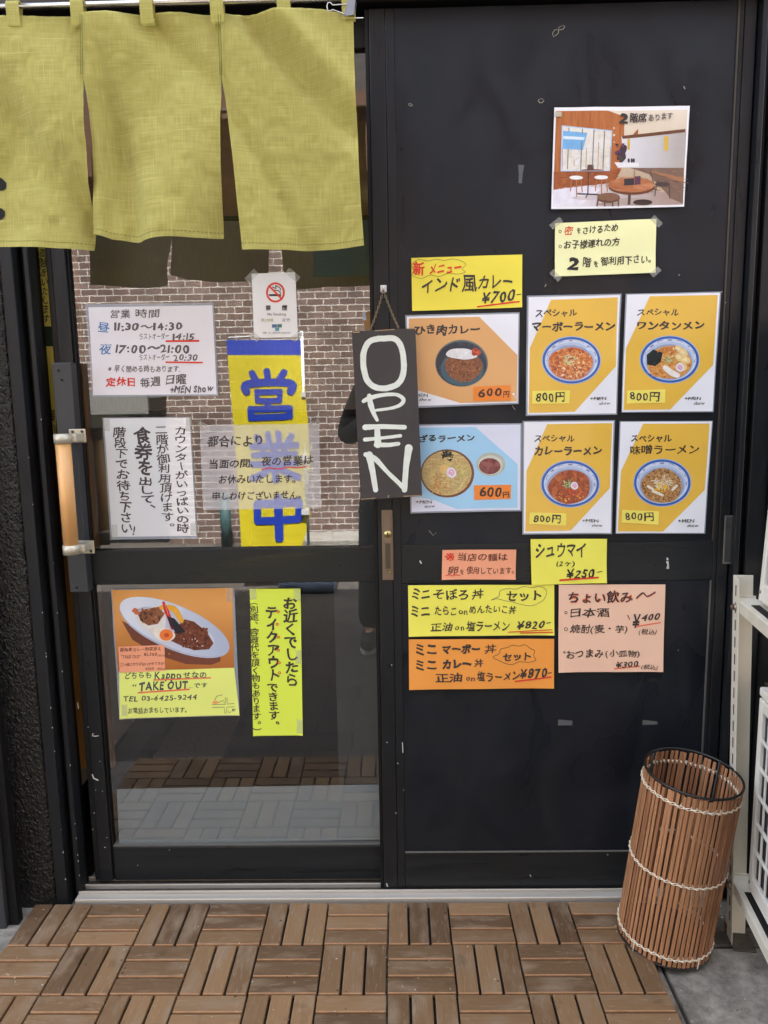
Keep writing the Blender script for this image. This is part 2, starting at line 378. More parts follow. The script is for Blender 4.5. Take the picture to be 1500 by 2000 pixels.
def brickmat():
    m = bpy.data.materials.new('brick_wall'); m.use_nodes = True
    N, L = m.node_tree.nodes, m.node_tree.links; b = N['Principled BSDF']; b.inputs['Roughness'].default_value = .85
    tc = N.new('ShaderNodeTexCoord'); sep = N.new('ShaderNodeSeparateXYZ'); cmb = N.new('ShaderNodeCombineXYZ')
    L.new(tc.outputs['Object'], sep.inputs[0]); L.new(sep.outputs['X'], cmb.inputs['X']); L.new(sep.outputs['Z'], cmb.inputs['Y'])
    wv = N.new('ShaderNodeTexNoise'); wv.inputs['Scale'].default_value = 22; L.new(cmb.outputs[0], wv.inputs[0])
    dm = N.new('ShaderNodeVectorMath'); dm.operation = 'MULTIPLY_ADD'; dm.inputs[1].default_value = (.014, .014, 0); L.new(wv.outputs['Color'], dm.inputs[0]); L.new(cmb.outputs[0], dm.inputs[2])
    br = N.new('ShaderNodeTexBrick'); L.new(dm.outputs[0], br.inputs[0])
    br.inputs['Scale'].default_value = 1; br.inputs['Brick Width'].default_value = .145; br.inputs['Row Height'].default_value = .0585
    br.inputs['Mortar Size'].default_value = .0048; br.inputs['Mortar Smooth'].default_value = .15; br.inputs['Bias'].default_value = -.1
    br.inputs['Color1'].default_value = (.12, .076, .063, 1); br.inputs['Color2'].default_value = (.20, .142, .124, 1); br.inputs['Mortar'].default_value = (.54, .52, .49, 1)
    n = N.new('ShaderNodeTexNoise'); n.inputs['Scale'].default_value = 5; n.inputs['Detail'].default_value = 6; L.new(tc.outputs['Object'], n.inputs[0])
    mr = N.new('ShaderNodeMapRange'); mr.inputs[1].default_value = .3; mr.inputs[2].default_value = .7; mr.inputs[3].default_value = .65; mr.inputs[4].default_value = 1.35; L.new(n.outputs[0], mr.inputs[0])
    mx = N.new('ShaderNodeMix'); mx.data_type = 'RGBA'; mx.blend_type = 'MULTIPLY'; mx.inputs[0].default_value = 1
    L.new(br.outputs[0], mx.inputs[6]); L.new(mr.outputs[0], mx.inputs[7]); L.new(mx.outputs[2], b.inputs[0])
    bp = N.new('ShaderNodeBump'); bp.inputs['Strength'].default_value = .6; bp.inputs['Distance'].default_value = -.01
    L.new(br.outputs['Fac'], bp.inputs['Height']); L.new(bp.outputs[0], b.inputs['Normal']); return m

# ground, street, concrete pad at the entrance
b = MB(); b.add([(-60, -60, -.13), (60, -60, -.13), (60, 60, -.13), (-60, 60, -.13)], [(0, 1, 2, 3)], concrete('ground', (110, 108, 104)))
struct(b.build('ground', origin=(0, 0, -.13)))
b = MB(); pv = paving(); b.box(-12, 12, -5.3, -1.02, -.16, -.1, pv); b.box(-12, .6, -1.018, -.635, -.16, -.05, pv); struct(b.build('street', origin=(0, 0, -.1)))
cm = concrete('pad_concrete', (136, 131, 122), .5, 7)
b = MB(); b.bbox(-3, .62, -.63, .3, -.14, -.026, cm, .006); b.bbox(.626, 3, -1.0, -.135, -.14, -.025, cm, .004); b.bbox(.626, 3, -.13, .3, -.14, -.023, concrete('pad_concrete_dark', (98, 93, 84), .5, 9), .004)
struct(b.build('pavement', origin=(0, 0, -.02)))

# the shop: solid upper storeys, side fronts, an enclosed room behind the door
XJ0, XJ1 = -.80, .862                            # inner edges of the door opening
b = MB()
b.box(-7, 7, .03, 6, 2.10, 6.6, deepm)
shop = b.build('shop_building', origin=(0, 3, 0)); tag(shop, 'black shop building whose ground floor front holds the sliding doors', 'building')
iw = mat('room_plaster', (235, 222, 196), .85); wd = mat('room_wood', (140, 92, 50), .5, var=((3, 3, 30), .3))
b = MB(); b.box(-7, -1.30, .12, 6, -.13, 2.098, iw); b.box(-1.05, -.93, .14, 3.2, .11, 2.098, iw); b.build('inner_wall', shop)
b = MB(); b.box(1.3, 7, .12, 6, -.13, 2.098, deepm); b.box(.87, 1.298, .10, .30, -.13, 2.098, deepm); b.build('inner_wall', shop)
b = MB(); b.box(-1.298, 1.298, 3.4, 3.5, -.13, 2.098, wd); b.build('back_wall', shop)
b = MB(); b.box(-1.298, 1.298, .10, 3.398, -.12, -.012, mat('room_floor', (46, 32, 25), .55, var=(8, .3))); b.build('room_floor', shop)
b = MB(); b.box(-.80, .03, .30, .36, 1.50, 2.097, wd); b.build('wood_soffit', shop)
b = MB(); b.box(-.925, -.742, .17, .19, .28, 2.097, mat('jamb_wood', (206, 150, 78), .5, var=((60, 60, 3), .3))); b.build('wood_lining', shop)
b = MB(); bc = [at1(x, y, .24) for x, y in ((150, 432), (745, 428), (742, 799), (172, 803))]; gb = mat('grey_linen', (144, 132, 116), .95, var=((260, 30, 30), .12), transl=.3)
n_ = 40; vs = []
for j in range(2):
    for i in range(n_+1):
        u_ = i/n_; p0 = bc[0]+(bc[1]-bc[0])*u_; p1 = bc[3]+(bc[2]-bc[3])*u_; p = p0 if j == 0 else p1; vs.append((p.x, .24+.006*math.sin(u_*21)*(j+.3), p.z))
b.add(vs, [(i, i+1, n_+2+i, n_+1+i) for i in range(n_)], gb, True); ib = b.build('indoor_blind'); tag(ib, 'grey brown linen blind hanging indoors behind the upper glass', 'blind')
b = MB(); P = at([(612, 430), (722, 430), (722, 538), (612, 541)], .232); b.add(P, [(0, 1, 2, 3)], mat('teal_linen', (70, 104, 112), .95, var=((30, 30, 260), .15))); b.build('teal_patch', ib)
b = MB(); b.tube([bc[0]+Vector((0, 0, .004)), bc[1]+Vector((0, 0, .004))], .006, deepm, 8); b.build('rail', ib)
b = MB(); b.box(-.16, .30, .50, .62, -.01, 1.2, mat('grey_cabinet', (112, 120, 128), .6)); o = b.build('grey_cabinet'); tag(o, 'grey cabinet side standing indoors behind the glass beside the door stile', 'cabinet')
b = MB(); b.bbox(-.85, -.60, .80, 2.3, -.012, .0, mat('door_mat', (160, 148, 134), .95, bump=(300, 1, .004), var=((60, 400, 1), .35)), .003); o = b.build('floor_mat'); tag(o, 'dark ribbed floor mat lying just inside the glass door', 'mat')
b = MB(); b.box(-1.04, -.915, .14, 3.2, -.0119, .11, deepm); b.build('skirting', shop)

# header, jambs, stucco wall, side posts
b = MB(); b.bbox(-1.4, 1.5, .0, .14, 2.1005, 2.2, mat('header_brown', (52, 42, 34), .5, bump=(60, .2, .002)), .004)
o = b.build('header_beam', origin=(0, .05, 2.1)); tag(o, 'dark brown header beam above the sliding doors', 'beam')
st = stucco()
b = MB(); b.bbox(-1.6, -.852, .02, .118, -.14, 2.099, st, .012, seg=3); o = b.build('stucco_wall'); tag(o, 'strip of rough black stucco wall left of the door frame', 'wall')
b = MB(); b.bbox(-1.35, -.945, -.06, -.02, -.026, 2.3, mat('post_paint', (48, 51, 54), .42, bump=(70, .15, .002), var=((8, 8, 2), .15)), .003)
o = b.build('front_post'); b2 = MB(); b2.box(-.944, -.922, -.045, -.022, -.026, 2.3, deepm); b2.build('edge_channel', o)
tag(o, 'dark grey upright post in front of the stucco wall at the left edge', 'post')
jr = empty('door_frame', (-.8, .05, 0), 'black door frame with grooved jambs round both sliding doors', 'door frame')
b = MB(); b.bbox(-.8495, -.821, .012, .118, -.026, 2.099, black, .002); b.bbox(-.8208, -.8062, .055, .118, -.026, 2.099, deepm, .002); b.bbox(-.806, -.794, .032, .074, -.0255, 2.099, black, .002)
b.build('jamb', jr)
b = MB(); rj = random.Random(12)
for i in range(22):
    z = rj.uniform(.02, 1.25)**1.0; h = rj.uniform(.001, .004); x, y = ((-.7947, .0318), (-.8217, .0118))[i % 2]
    b.box(x-rj.uniform(0, .0012), x+.0009, y-.0002, y+.001, z, z+h, chipm)
b.build('paint_chip', jr)
XS = at1(1456, 600, .03).x
b = MB(); b.bbox(XS, XS+.012, .02, .13, -.02, 2.099, black, .002); b.bbox(XS+.0125, XS+.030, .045, .13, -.02, 2.099, deepm, .002); b.bbox(XS+.0305, XS+.075, .03, .13, -.02, 2.099, black, .003)
b.build('jamb', jr)
b = MB(); b.bbox(XS+.0755, 3, .02, .118, -.14, 2.099, deepm, .004); o = b.build('side_wall'); tag(o, 'plain black wall behind the white steel rack at the right', 'wall')
# threshold: stepped aluminium rails with tracks
b = MB(); z0 = -.026
b.bbox(-.80, XS+.01, .006, .030, z0, .006, alu, .002); b.bbox(-.80, XS+.01, .0302, .0345, z0, .0115, alu, .001)
b.box(-.80, XS+.01, .0347, .0595, z0, -.001, dirtm)
b.bbox(-.80, XS+.01, .0597, .064, z0, .010, alu, .001); b.bbox(-.80, -.02, .0642, .070, z0, .004, alu, .001); b.box(-.80, XS+.01, .0702, .095, z0, -.003, dirtm); b.bbox(-.80, XS+.01, .0952, .10, z0, .009, alu, .001); b.box(-.80, XS+.01, .1002, .15, z0, -.002, alu)
o = b.build('door_threshold', origin=(0, .05, -.02)); tag(o, 'worn aluminium threshold with door tracks along the deck edge', 'threshold')

# ---- sliding door with black panels (front track)
Xa, Xb = -.020, at1(769, 50, YR).x+.001
xr0, xr1 = at1(1418, 589, YR).x, XS-.004
zt = 2.092; zb = .007
zm1, zm0 = at1(900, 1063, YR).z, at1(900, 1139, YR).z; zbr = at1(900, 1664, YR).z
dr = empty('panelled_sliding_door', (.4, YR, 0), 'black panelled sliding door covered in food posters and handwritten notes', 'door')
b = MB(); b.bbox(Xa+.009, Xb-.020, YR, YR+.03, zb, zt, black, .002); b.bbox(Xb-.0195, Xb, YR+.001, YR+.03, zb, zt, black, .0015); b.bbox(Xa, Xa+.0085, YR+.004, YR+.03, zb, zt, deepm, .001); b.build('stile', dr)
b = MB(); b.bbox(xr0, xr0+.010, YR+.001, YR+.03, zb, zt, black, .002); b.bbox(xr0+.0105, xr1, YR, YR+.03, zb, zt, black, .002); b.build('stile', dr)
b = MB(); b.bbox(Xb+.0003, xr0-.0003, YR+.0025, YR+.03, zm0, zm1, railm, .001); b.build('middle_rail', dr)
b = MB(); b.bbox(Xb+.0003, xr0-.0003, YR+.001, YR+.03, zb, zbr, railm, .002); b.bbox(Xb+.0003, xr0-.0003, YR-.0006, YR+.004, zbr-.003, zbr+.001, mat('worn_edge', (92, 92, 88), .4), .001); b.build('bottom_rail', dr)
b = MB(); b.box(Xb+.0003, xr0-.0003, YR+.0035, YR+.025, zm1+.0006, zt, panelm); b.build('panel', dr)
b = MB(); b.box(Xb+.0003, xr0-.0003, YR+.0035, YR+.025, zbr+.0015, zm0-.0006, panelm); b.build('panel', dr)
mm = mat('worn_edge', (92, 92, 88), .4)
b = MB(); b.box(xr0-.0045, xr0-.0005, YR+.0005, YR+.003, zbr+.002, zm0-.001, mm); b.box(xr0-.0045, xr0-.0005, YR+.0005, YR+.003, zm1, zt, mat('worn_brown_edge', (62, 58, 52), .4)); b.build('bead', dr)
# lock and flush pull
brz = mat('bronze', (128, 112, 96), .42, metal=.55, var=((3, 3, 14), .2)); brd = mat('bronze_dark', (84, 74, 64), .4, metal=.5); gold = mat('lock_brass', (196, 176, 120), .3, metal=.9)
lk = [at1(x, y, YR-.003) for x, y in ((745, 996), (769, 1133))]
b = MB(); b.bbox(lk[0].x, lk[1].x, YR-.004, YR-.0002, lk[1].z, lk[0].z, brz, .0015)
c0 = at1(757, 1003, YR-.004); c1 = at1(757, 1127, YR-.004)
b.bbox(c0.x-.0085, c0.x+.0085, YR-.0065, YR-.0042, c1.z, c0.z, brz, .002)
lo = b.build('lock_plate', dr)
q = at1(757, 1043, YR-.0068); b = MB(); b.tube([(q.x, YR-.0066, q.z), (q.x, YR-.0092, q.z)], .0085, gold, 24); b.box(q.x-.0012, q.x+.0012, YR-.0095, YR-.0093, q.z-.004, q.z+.004, deepm); b.build('key_cylinder', lo)
b = MB(); b.bbox(q.x-.006, q.x+.006, YR-.0069, YR-.0066, at1(757, 1110, YR).z, at1(757, 1060, YR).z, brd, .0001); b.build('finger_recess', lo)
em = Sign('maker_mark', '', '', YR-.0066, (640, 540, 3.227), [(374, 1853), (400, 1853), (400, 1875), (374, 1875)], brd, parent=lo, th=.0003)
em.line('emblem', [(396, 1857), (384, 1860), (377, 1867), (383, 1872), (391, 1866), (396, 1858), (394, 1872)], 2.6, gold); em.done()
f0, f1 = at1(1416, 1007, YR-.002), at1(1436, 1101, YR-.002); zi = mat('zinc', (150, 150, 148), .35, metal=.8)
b = MB(); w_ = .004
b.bbox(f0.x, f1.x, YR-.003, YR-.0002, f1.z, f1.z+w_, zi, .0007); b.bbox(f0.x, f1.x, YR-.003, YR-.0002, f0.z-w_, f0.z, zi, .0007); b.bbox(f0.x, f0.x+w_, YR-.003, YR-.0002, f1.z+w_, f0.z-w_, zi, .0007); b.bbox(f1.x-w_*.6, f1.x, YR-.003, YR-.0002, f1.z+w_, f0.z-w_, zi, .0007); b.box(f0.x+w_, f1.x-w_*.6, YR-.0008, YR-.0002, f1.z+w_, f0.z-w_, mat('zinc_dull', (96, 97, 96), .5, metal=.6, var=(40, .4)))
b.build('flush_pull', dr)
# wear: chips, scratches, old tape marks
def marks(parent, name, Y, items, m):
    b = MB()
    for n, (pts, w) in enumerate(items):
        P = [np.array(p, float) for p in pts]
        if len(P) == 1:
            k = 6; rad = w/2; ring = [(P[0][0]+rad*math.cos(i*6.283/k)*random.uniform(.6, 1.3), P[0][1]+rad*math.sin(i*6.283/k)*random.uniform(.6, 1.3)) for i in range(k)]
            b.add(at(ring, Y-n*2e-6), [tuple(range(k))], m)
        else:
            a = []; c = []
            for i, p in enumerate(P):
                t = P[min(i+1, len(P)-1)]-P[max(i-1, 0)]; t = t/(np.linalg.norm(t)+1e-9); nn = np.array([-t[1], t[0]])*w/2*random.uniform(.5, 1.2); a.append(p+nn); c.append(p-nn)
            k = len(P); b.add(at(a+c, Y-n*2e-6), [(i, i+1, k+i+1, k+i) for i in range(k-1)], m)
    b.build(name, parent)
def loop(cx, cy, rx, ry, ang, n=11):
    return [(cx+rx*math.cos(t)*math.cos(ang)-ry*math.sin(t)*math.sin(ang)+random.uniform(-.8, .8), cy+rx*math.cos(t)*math.sin(ang)+ry*math.sin(t)*math.cos(ang)+random.uniform(-.8, .8)) for t in [i*6.283/n for i in range(n+1)]]
gl = mat('glue_residue', (150, 148, 132), .7)
marks(dr, 'glue_mark', YR+.0030, [(loop(1085, 64, 8, 4, -.9), 1.3), (loop(1097, 54, 7, 3, -.5), 1.2), (loop(1057, 197, 5, 3.5, -.2), 1.3), (loop(802, 205, 4, 2, .4), 1), ([(1335, 168), (1338, 174)], 2), ([(1064, 560), (1067, 555)], 2), ([(1325, 538), (1328, 536)], 2), ([(1000, 792), (1006, 800)], 1.5), ([(838, 1036), (846, 1046), (852, 1040)], 1.4)], gl)
marks(dr, 'paint_chip', YR+.0022, [([(1303, 1089), (1304, 1094)], 4), ([(1303, 1096), (1305, 1103), (1304, 1111)], 5), ([(820, 1095), (823, 1101)], 2.5), ([(1325, 1270)], 2)], chipm)
marks(dr, 'paint_chip', YR-.0004, [([(765, 1299)], 3), ([(777, 1491)], 3), ([(773, 1588)], 3), ([(756, 1450)], 2.5), ([(786, 1450), (787, 1470)], 1.5), ([(788, 1543)], 2), ([(1410, 570)], 2), ([(1417, 591)], 2), ([(1035, 1708), (1037, 1712)], 2.5), ([(1187, 1669)], 2.5), ([(755, 1725), (757, 1732)], 2)], chipm)
tp = mat('old_tape', (92, 94, 96), .75)
marks(dr, 'tape_scrap', YR+.0030, [([(1018, 322), (1017, 340), (1016, 358)], 11), ([(1090, 1411), (1118, 1412)], 10), ([(1255, 1411), (1284, 1412)], 10)], tp)
dk = mat('scuff', (16, 16, 17), .8)
marks(dr, 'scuff', YR+.0031, [([(1265, 1330), (1275, 1328), (1286, 1330)], 8), ([(798, 1432), (806, 1438), (814, 1452)], 5), ([(1096, 1325)], 5), ([(1308, 1350), (1318, 1352)], 3)], dk)

dust = mat('dust_speck', (78, 78, 76), .9)
rd = random.Random(5); marks(dr, 'dust_speck', YR+.0029, [([(rd.uniform(800, 1390), rd.uniform(20, 1050))], rd.uniform(1.2, 2.4)) for _ in range(26)], dust)
marks(dr, 'dust_speck', YR+.0029, [([(rd.uniform(800, 1380), rd.uniform(1360, 1650))], rd.uniform(1.2, 2.2)) for _ in range(12)], dust)
# ---- glass sliding door (back track, pushed slightly open)
xg0 = at1(187, 1154, YG).x; xg0u = xg0; xg1 = .004
xl0 = -.777
zr1, zr0 = at1(450, 1072, YL).z, at1(450, 1140, YL).z; zg = at1(450, 1652, YL).z
gd = empty('glass_sliding_door', (-.36, YL, 0), 'black framed glass sliding door with a wooden bar handle, pushed slightly open', 'door')
b = MB(); b.bbox(xl0, xl0+.014, YL+.004, YL+.03, .008, zt, black, .002); b.bbox(xl0+.0145, xg0-.006, YL, YL+.03, .008, zt, black, .002); b.bbox(xg0-.0058, xg0, YL+.006, YL+.03, .008, zt, deepm, .002); b.build('stile', gd)
b = MB(); b.bbox(xg1, xg1+.03, YL, YL+.03, .008, zt, deepm, .002); b.build('stile', gd)
b = MB(); b.bbox(xg0+.0002, xg1-.0002, YL+.002, YL+.03, zr0, zr1, railm, .002); b.build('middle_rail', gd)
b = MB(); b.bbox(xg0+.0002, xg1-.0002, YL+.002, YL+.03, .008, zg-.004, railm, .002); b.bbox(xg0+.0002, xg1-.0002, YL+.004, YL+.03, zg-.0038, zg+.001, mm, .001); b.build('bottom_rail', gd)
b = MB(); b.bbox(xg0+.0002, xg1-.0002, YL+.002, YL+.03, 2.03, zt, railm, .002); b.build('top_rail', gd)
glass = clear('door_glass', .20, tint=(.97, .99, .98), haze=.010, hazecol=(.6, .6, .58))
b = MB(); b.add([(xg0+.0004, YG, zr1), (xg1, YG, zr1), (xg1, YG, 2.03), (xg0+.0004, YG, 2.03)], [(0, 1, 2, 3)], glass); up = b.build('glass_pane', gd)
b = MB(); b.add([(xg0+.0004, YG, zg), (xg1, YG, zg), (xg1, YG, zr0), (xg0+.0004, YG, zr0)], [(0, 1, 2, 3)], glass); lp = b.build('glass_pane', gd)
film = clear('frost_film', .14, .03, haze=.26, hazecol=(.54, .66, .70))
b = MB(); P = at([(228, 1541), (746, 1532), (746, 1640), (233, 1648)], YG-.0012); b.add(P, [(0, 1, 2, 3)], film); b.build('frosted_film', lp)
marks(gd, 'paint_chip', YL-.0006, [([(182, 1432), (180, 1437), (186, 1438), (193, 1437)], 2), ([(180, 1512), (183, 1520), (192, 1524)], 3), ([(172, 1420)], 2.5), ([(184, 1588)], 2.5), ([(181, 1620)], 2.5), ([(205, 1655)], 2.5), ([(209, 1636)], 2), ([(200, 1545)], 2), ([(187, 1543)], 2), ([(195, 1487)], 2), ([(152, 1372), (153, 1385)], 1.6), ([(331, 1660)], 2), ([(269, 1690)], 2)], chipm)
# handle: black backing box, wooden bar in metal brackets
bx = [at1(x, y, .040) for x, y in ((100, 708), (142, 710), (137, 1150), (176, 1150))]
hx0 = at1(100, 709, .045).x; hx1 = hx0+.045
b = MB(); b.bbox(hx0, hx1, .046, YL-.0005, at1(150, 1157, .046).z, at1(110, 708, .046).z, mat('box_paint', (52, 55, 59), .4, bump=(80, .12, .002)), .002)
hb = b.build('handle_box', gd); zb_ = at1(110, 708, .046).z
b = MB()
for dx, dz in ((.010, -.018), (.016, -.04), (.012, -(zb_-at1(150, 1157, .046).z)+.012)): b.tube([(hx0+dx+.006, .0462, zb_+dz), (hx0+dx+.006, .0448, zb_+dz)], .0028, deepm, 10)
b.build('screw', hb)
hy = -.002; hd = MB(); wood = mat('handle_wood', (222, 170, 108), .42, coat=.3, var=((60, 60, 3), .16))
pt, pb_ = at1(123, 862, hy), at1(139, 1068, hy)
hxm = (pt.x+pb_.x)/2
hd.tube([(hxm, hy, pb_.z), (hxm, hy, pt.z)], .0172, wood, 24); hbar = hd.build('handle_bar', gd)
nick = mat('satin_nickel', (196, 190, 172), .42, metal=.45)
for zz, sg in ((pt.z+.006, 1), (pb_.z-.006, -1)):
    b = MB(); b.tube([(hxm, hy, zz-.011), (hxm, hy, zz+.011)], .0195, nick, 24)
    b.bbox(hxm-.002, hxm+.030, hy+.004, .0455, zz-.010, zz+.010, nick, .004)
    b.bbox(hxm-.004, hxm+.036, .0425, .0458, zz+sg*.004-.016, zz+sg*.004+.016, nick, .006)
    o = b.build('bracket', gd); b = MB()
    for dx in (.006, .028): b.tube([(hxm+dx, .0424, zz+sg*.014), (hxm+dx, .0412, zz+sg*.014)], .0035, brd, 10)
    b.build('screw', o)
# ---------------------------------------------------------------- across the street (seen mirrored in the door glass)
def mir(Y): return 2*YG-Y                        # where a thing at depth Y shows in the pane
BY = -5.12
bw = brickmat()
br = empty('brick_building', (1, BY, -.1), 'sunlit brick building across the street mirrored in the door glass', 'building')
xo = at1(322, 900, mir(BY)).x; zo = at1(230, 772, mir(BY)).z
b = MB(); b.box(xo, 9, BY-.3, BY, -.1, 3.12, bw); b.box(-9, xo-.001, BY-.3, BY, zo, 3.12, bw); b.build('wall', br)
b = MB(); b.box(-2.75, 9, BY-.31, BY+.25, 3.121, 3.75, mat('brown_fascia', (86, 58, 40), .7)); b.box(-2.75, 9, BY-.3, BY-.01, 3.751, 6.2, mat('dark_cladding', (62, 58, 56), .7)); b.build('upper_storey', br)
b = MB(); b.box(-6, xo+.05, BY+.001, BY+.55, zo-.02, zo+.03, mat('awning_grey', (120, 122, 120), .8)); b.box(-6, xo+.05, BY+.52, BY+.55, zo-.16, zo-.021, mat('awning_grey')); b.build('awning', br)
b = MB(); b.box(-6, xo-.45, BY-.45, BY-.30, -.1, zo-.03, mat('mint_shutter', (186, 200, 190), .6)); b.box(xo-.45, xo-.01, BY-.6, BY-.40, -.1, zo-.03, mat('grey_door', (120, 128, 132), .6)); b.build('shutter', br)
b = MB(); b.bbox(-1.2, 9, BY+.002, BY+.45, -.1, .0, concrete('kerb_concrete', (150, 148, 142)), .01); struct(b.build('kerb', origin=(0, BY, -.1)))
# white neighbour's wall further left and sky gap
b = MB(); b.box(-14, -9.01, BY-.3, BY, -.1, 5, mat('pale_render', (205, 205, 200), .8)); o = b.build('neighbour_wall'); tag(o, 'pale rendered wall beyond the brick building across the street', 'wall')

# drain post against the wall
b = MB(); u = at1(441, 1020, mir(BY+.2)); b.tube([(u.x, BY+.2, -.1), (u.x, BY+.2, u.z+.22)], .05, mat('teal_steel', (62, 92, 96), .5), 14)
o = b.build('bollard'); tag(o, 'teal steel bollard before the brick wall across the street', 'bollard')
b = MB(); b.tube([(u.x, BY+.2, u.z+.22), (u.x, BY+.2, u.z+.27)], [.05, .02], mat('teal_steel'), 14); b.build('cap', o)
# chain hung along the wall
b = MB(); cst = mat('chain_steel', (120, 116, 108), .4, metal=.8)
for i in range(60):
    x = .2+i*.04; z = .17+.10*((i/59-.5)*2)**2
    if i % 2: b.tube([(x+.028*math.cos(t), BY+.12+.013*math.sin(t), z) for t in [k*.785 for k in range(8)]], .004, cst, 5, closed=True)
    else: b.tube([(x+.028*math.cos(t), BY+.12, z+.013*math.sin(t)) for t in [k*.785 for k in range(8)]], .004, cst, 5, closed=True)
o = b.build('barrier_chain'); tag(o, 'sagging steel chain strung before the brick wall across the street', 'chain')

# banner flag
FY = -3.4; VF = mir(FY)
yel = mat('flag_yellow', (246, 228, 40), .7, transl=.3, var=(5, .06)); blu = mat('flag_blue', (26, 70, 205), .7, transl=.25)
pole = mat('white_plastic', (222, 226, 230), .4)
fx = at1(597, 900, VF).x; ft = at1(597, 646, VF).z
fl = empty('banner_flag', (fx, FY, -.1), 'yellow street banner with blue lettering mirrored in the door glass', 'banner')
def edge(tab, y): return float(np.interp(y, [p[0] for p in tab], [p[1] for p in tab]))
LE = [(664, 443), (740, 448), (830, 455), (940, 463), (1065, 472), (1110, 476)]
RE = [(664, 591), (740, 594), (830, 602), (900, 606), (960, 600), (1010, 606), (1065, 590), (1110, 588)]
def rip(X, Z): return .010*math.sin(16*X+2.2*Z+1.2*math.sin(3*Z))+.012*math.sin(4.1*Z+5*X)
def cloth_pt(u, v, lift=0.):
    y = 664+v*446; x = edge(LE, y)+u*(edge(RE, y)-edge(LE, y)); p = at1(x, y, VF)
    return (p.x, FY+rip(p.x, p.z)+lift, p.z)
b = MB(); nu, nv = 28, 60; vs = []; 
for j in range(nv+1):
    for i in range(nu+1): vs.append(cloth_pt(i/nu, j/nv))
for j in range(nv):
    v0 = j/nv; m = blu if v0 < .036 or .050 <= v0 < .062 else yel
    b.add([vs[j*(nu+1)+i] for i in range(nu+1)]+[vs[(j+1)*(nu+1)+i] for i in range(nu+1)], [(i, i+1, nu+2+i, nu+1+i) for i in range(nu)], m, True)
b.build('cloth', fl)
b = MB()
def brush(pts, w, k=[0]):
    q = smooth(pts, 6) if len(pts) > 2 else [np.array(pts[0], float)+(np.array(pts[1], float)-np.array(pts[0], float))*t/10 for t in range(11)]
    A, B = [], []; q = [q[0]-(q[1]-q[0])/(np.linalg.norm(q[1]-q[0])+1e-9)*w*.35]+list(q)+[q[-1]+(q[-1]-q[-2])/(np.linalg.norm(q[-1]-q[-2])+1e-9)*w*.35]
    k[0] += 1; lift = .0035+k[0]*5e-5; n = len(q)
    for i in range(n):
        t = q[min(i+1, n-1)]-q[max(i-1, 0)]; t = t/(np.linalg.norm(t)+1e-9); nn = np.array([-t[1], t[0]])*w/2*(.62 if i in (0, n-1) else 1)
        for lst, s_ in ((A, 1), (B, -1)):
            p = at1(*(q[i]+nn*s_), VF); lst.append((p.x, FY+rip(p.x, p.z)+lift, p.z))
    b.add(A+B, [(i, i+1, n+i+1, n+i) for i in range(n-1)], blu)
for pts, w in (([(492, 728), (500, 742)], 13), ([(522, 724), (524, 740)], 13), ([(556, 726), (546, 742)], 13), ([(482, 766), (484, 750), (566, 748), (568, 766)], 15), ([(504, 766), (546, 765)], 11), ([(506, 783), (546, 782)], 11), ([(502, 763), (503, 784)], 10), ([(548, 763), (547, 784)], 10), ([(526, 786), (522, 796)], 12),
        ([(490, 800), (564, 797)], 13), ([(494, 816), (562, 813)], 13), ([(489, 798), (490, 818)], 13), ([(566, 796), (566, 814)], 13),
        ([(524, 846), (526, 866)], 12), ([(544, 845), (545, 866)], 12), ([(500, 852), (507, 864)], 12), ([(570, 850), (562, 864)], 12), ([(490, 872), (580, 869)], 12), ([(494, 889), (578, 886)], 11), ([(490, 907), (582, 904)], 12), ([(512, 874), (516, 888)], 10), ([(556, 873), (552, 888)], 10), ([(536, 870), (538, 938)], 14), ([(530, 910), (512, 926), (492, 934)], 13), ([(544, 910), (562, 924), (584, 932)], 13),
        ([(503, 984), (584, 980)], 15), ([(503, 1018), (584, 1014)], 15), ([(502, 984), (503, 1018)], 15), ([(584, 980), (584, 1014)], 15), ([(543, 972), (546, 1052)], 17)): brush(pts, w)
b.build('lettering', fl)
b = MB(); b.tube([(fx, FY-.01, -.05), (fx, FY-.01, ft)], .011, pole, 10); z_ = at1(597, 660, VF).z; xl = at1(446, 664, VF).x
b.tube([(xl, FY, z_+.01), (fx, FY, z_+.03)], .006, pole, 8); b.build('pole', fl)
b = MB(); b.bbox(fx-.2, fx+.2, FY-.2, FY+.2, -.1, .0, mat('tank_blue', (108, 124, 146), .5), .05, seg=4); b.tube([(fx, FY-.01, .0), (fx, FY-.01, .06)], .03, mat('tank_blue'), 12); b.build('water_base', fl)
for y in (770, 893, 1000):
    b = MB(); p = at1(592, y, VF); b.box(p.x-.01, fx+.014, FY-.003, FY+.012, p.z-.018, p.z+.018, pole); b.build('tab', fl)

# photographer standing at the street edge, mirrored beside the hanging board
def skin(name, pts, edges, m, parent, sub=2, origin=None):
    me = bpy.data.meshes.new(name); o = bpy.data.objects.new(name, me); COL.objects.link(o)
    org = Vector(parent['_o']) if parent is not None else Vector(origin)
    if parent is not None: o.parent = parent
    else: o.location = org
    o['_o'] = tuple(org)
    me.from_pydata([Vector(p[:3])-org for p in pts], edges, [])
    o.modifiers.new('skin', 'SKIN')
    if not me.skin_vertices: me.skin_vertices.new()
    for i, p in enumerate(pts): me.skin_vertices[0].data[i].radius = (p[3], p[4] if len(p) > 4 else p[3])
    me.skin_vertices[0].data[0].use_root = True
    s = o.modifiers.new('subdivision', 'SUBSURF'); s.levels = sub; s.render_levels = sub
    me.materials.append(m); return o
sk = mat('skin_tone', (196, 150, 122), .55)
px, py, gz = .03, -2.14, -.1
chain = lambda a: [(i, i+1) for i in range(a[0], a[1])]
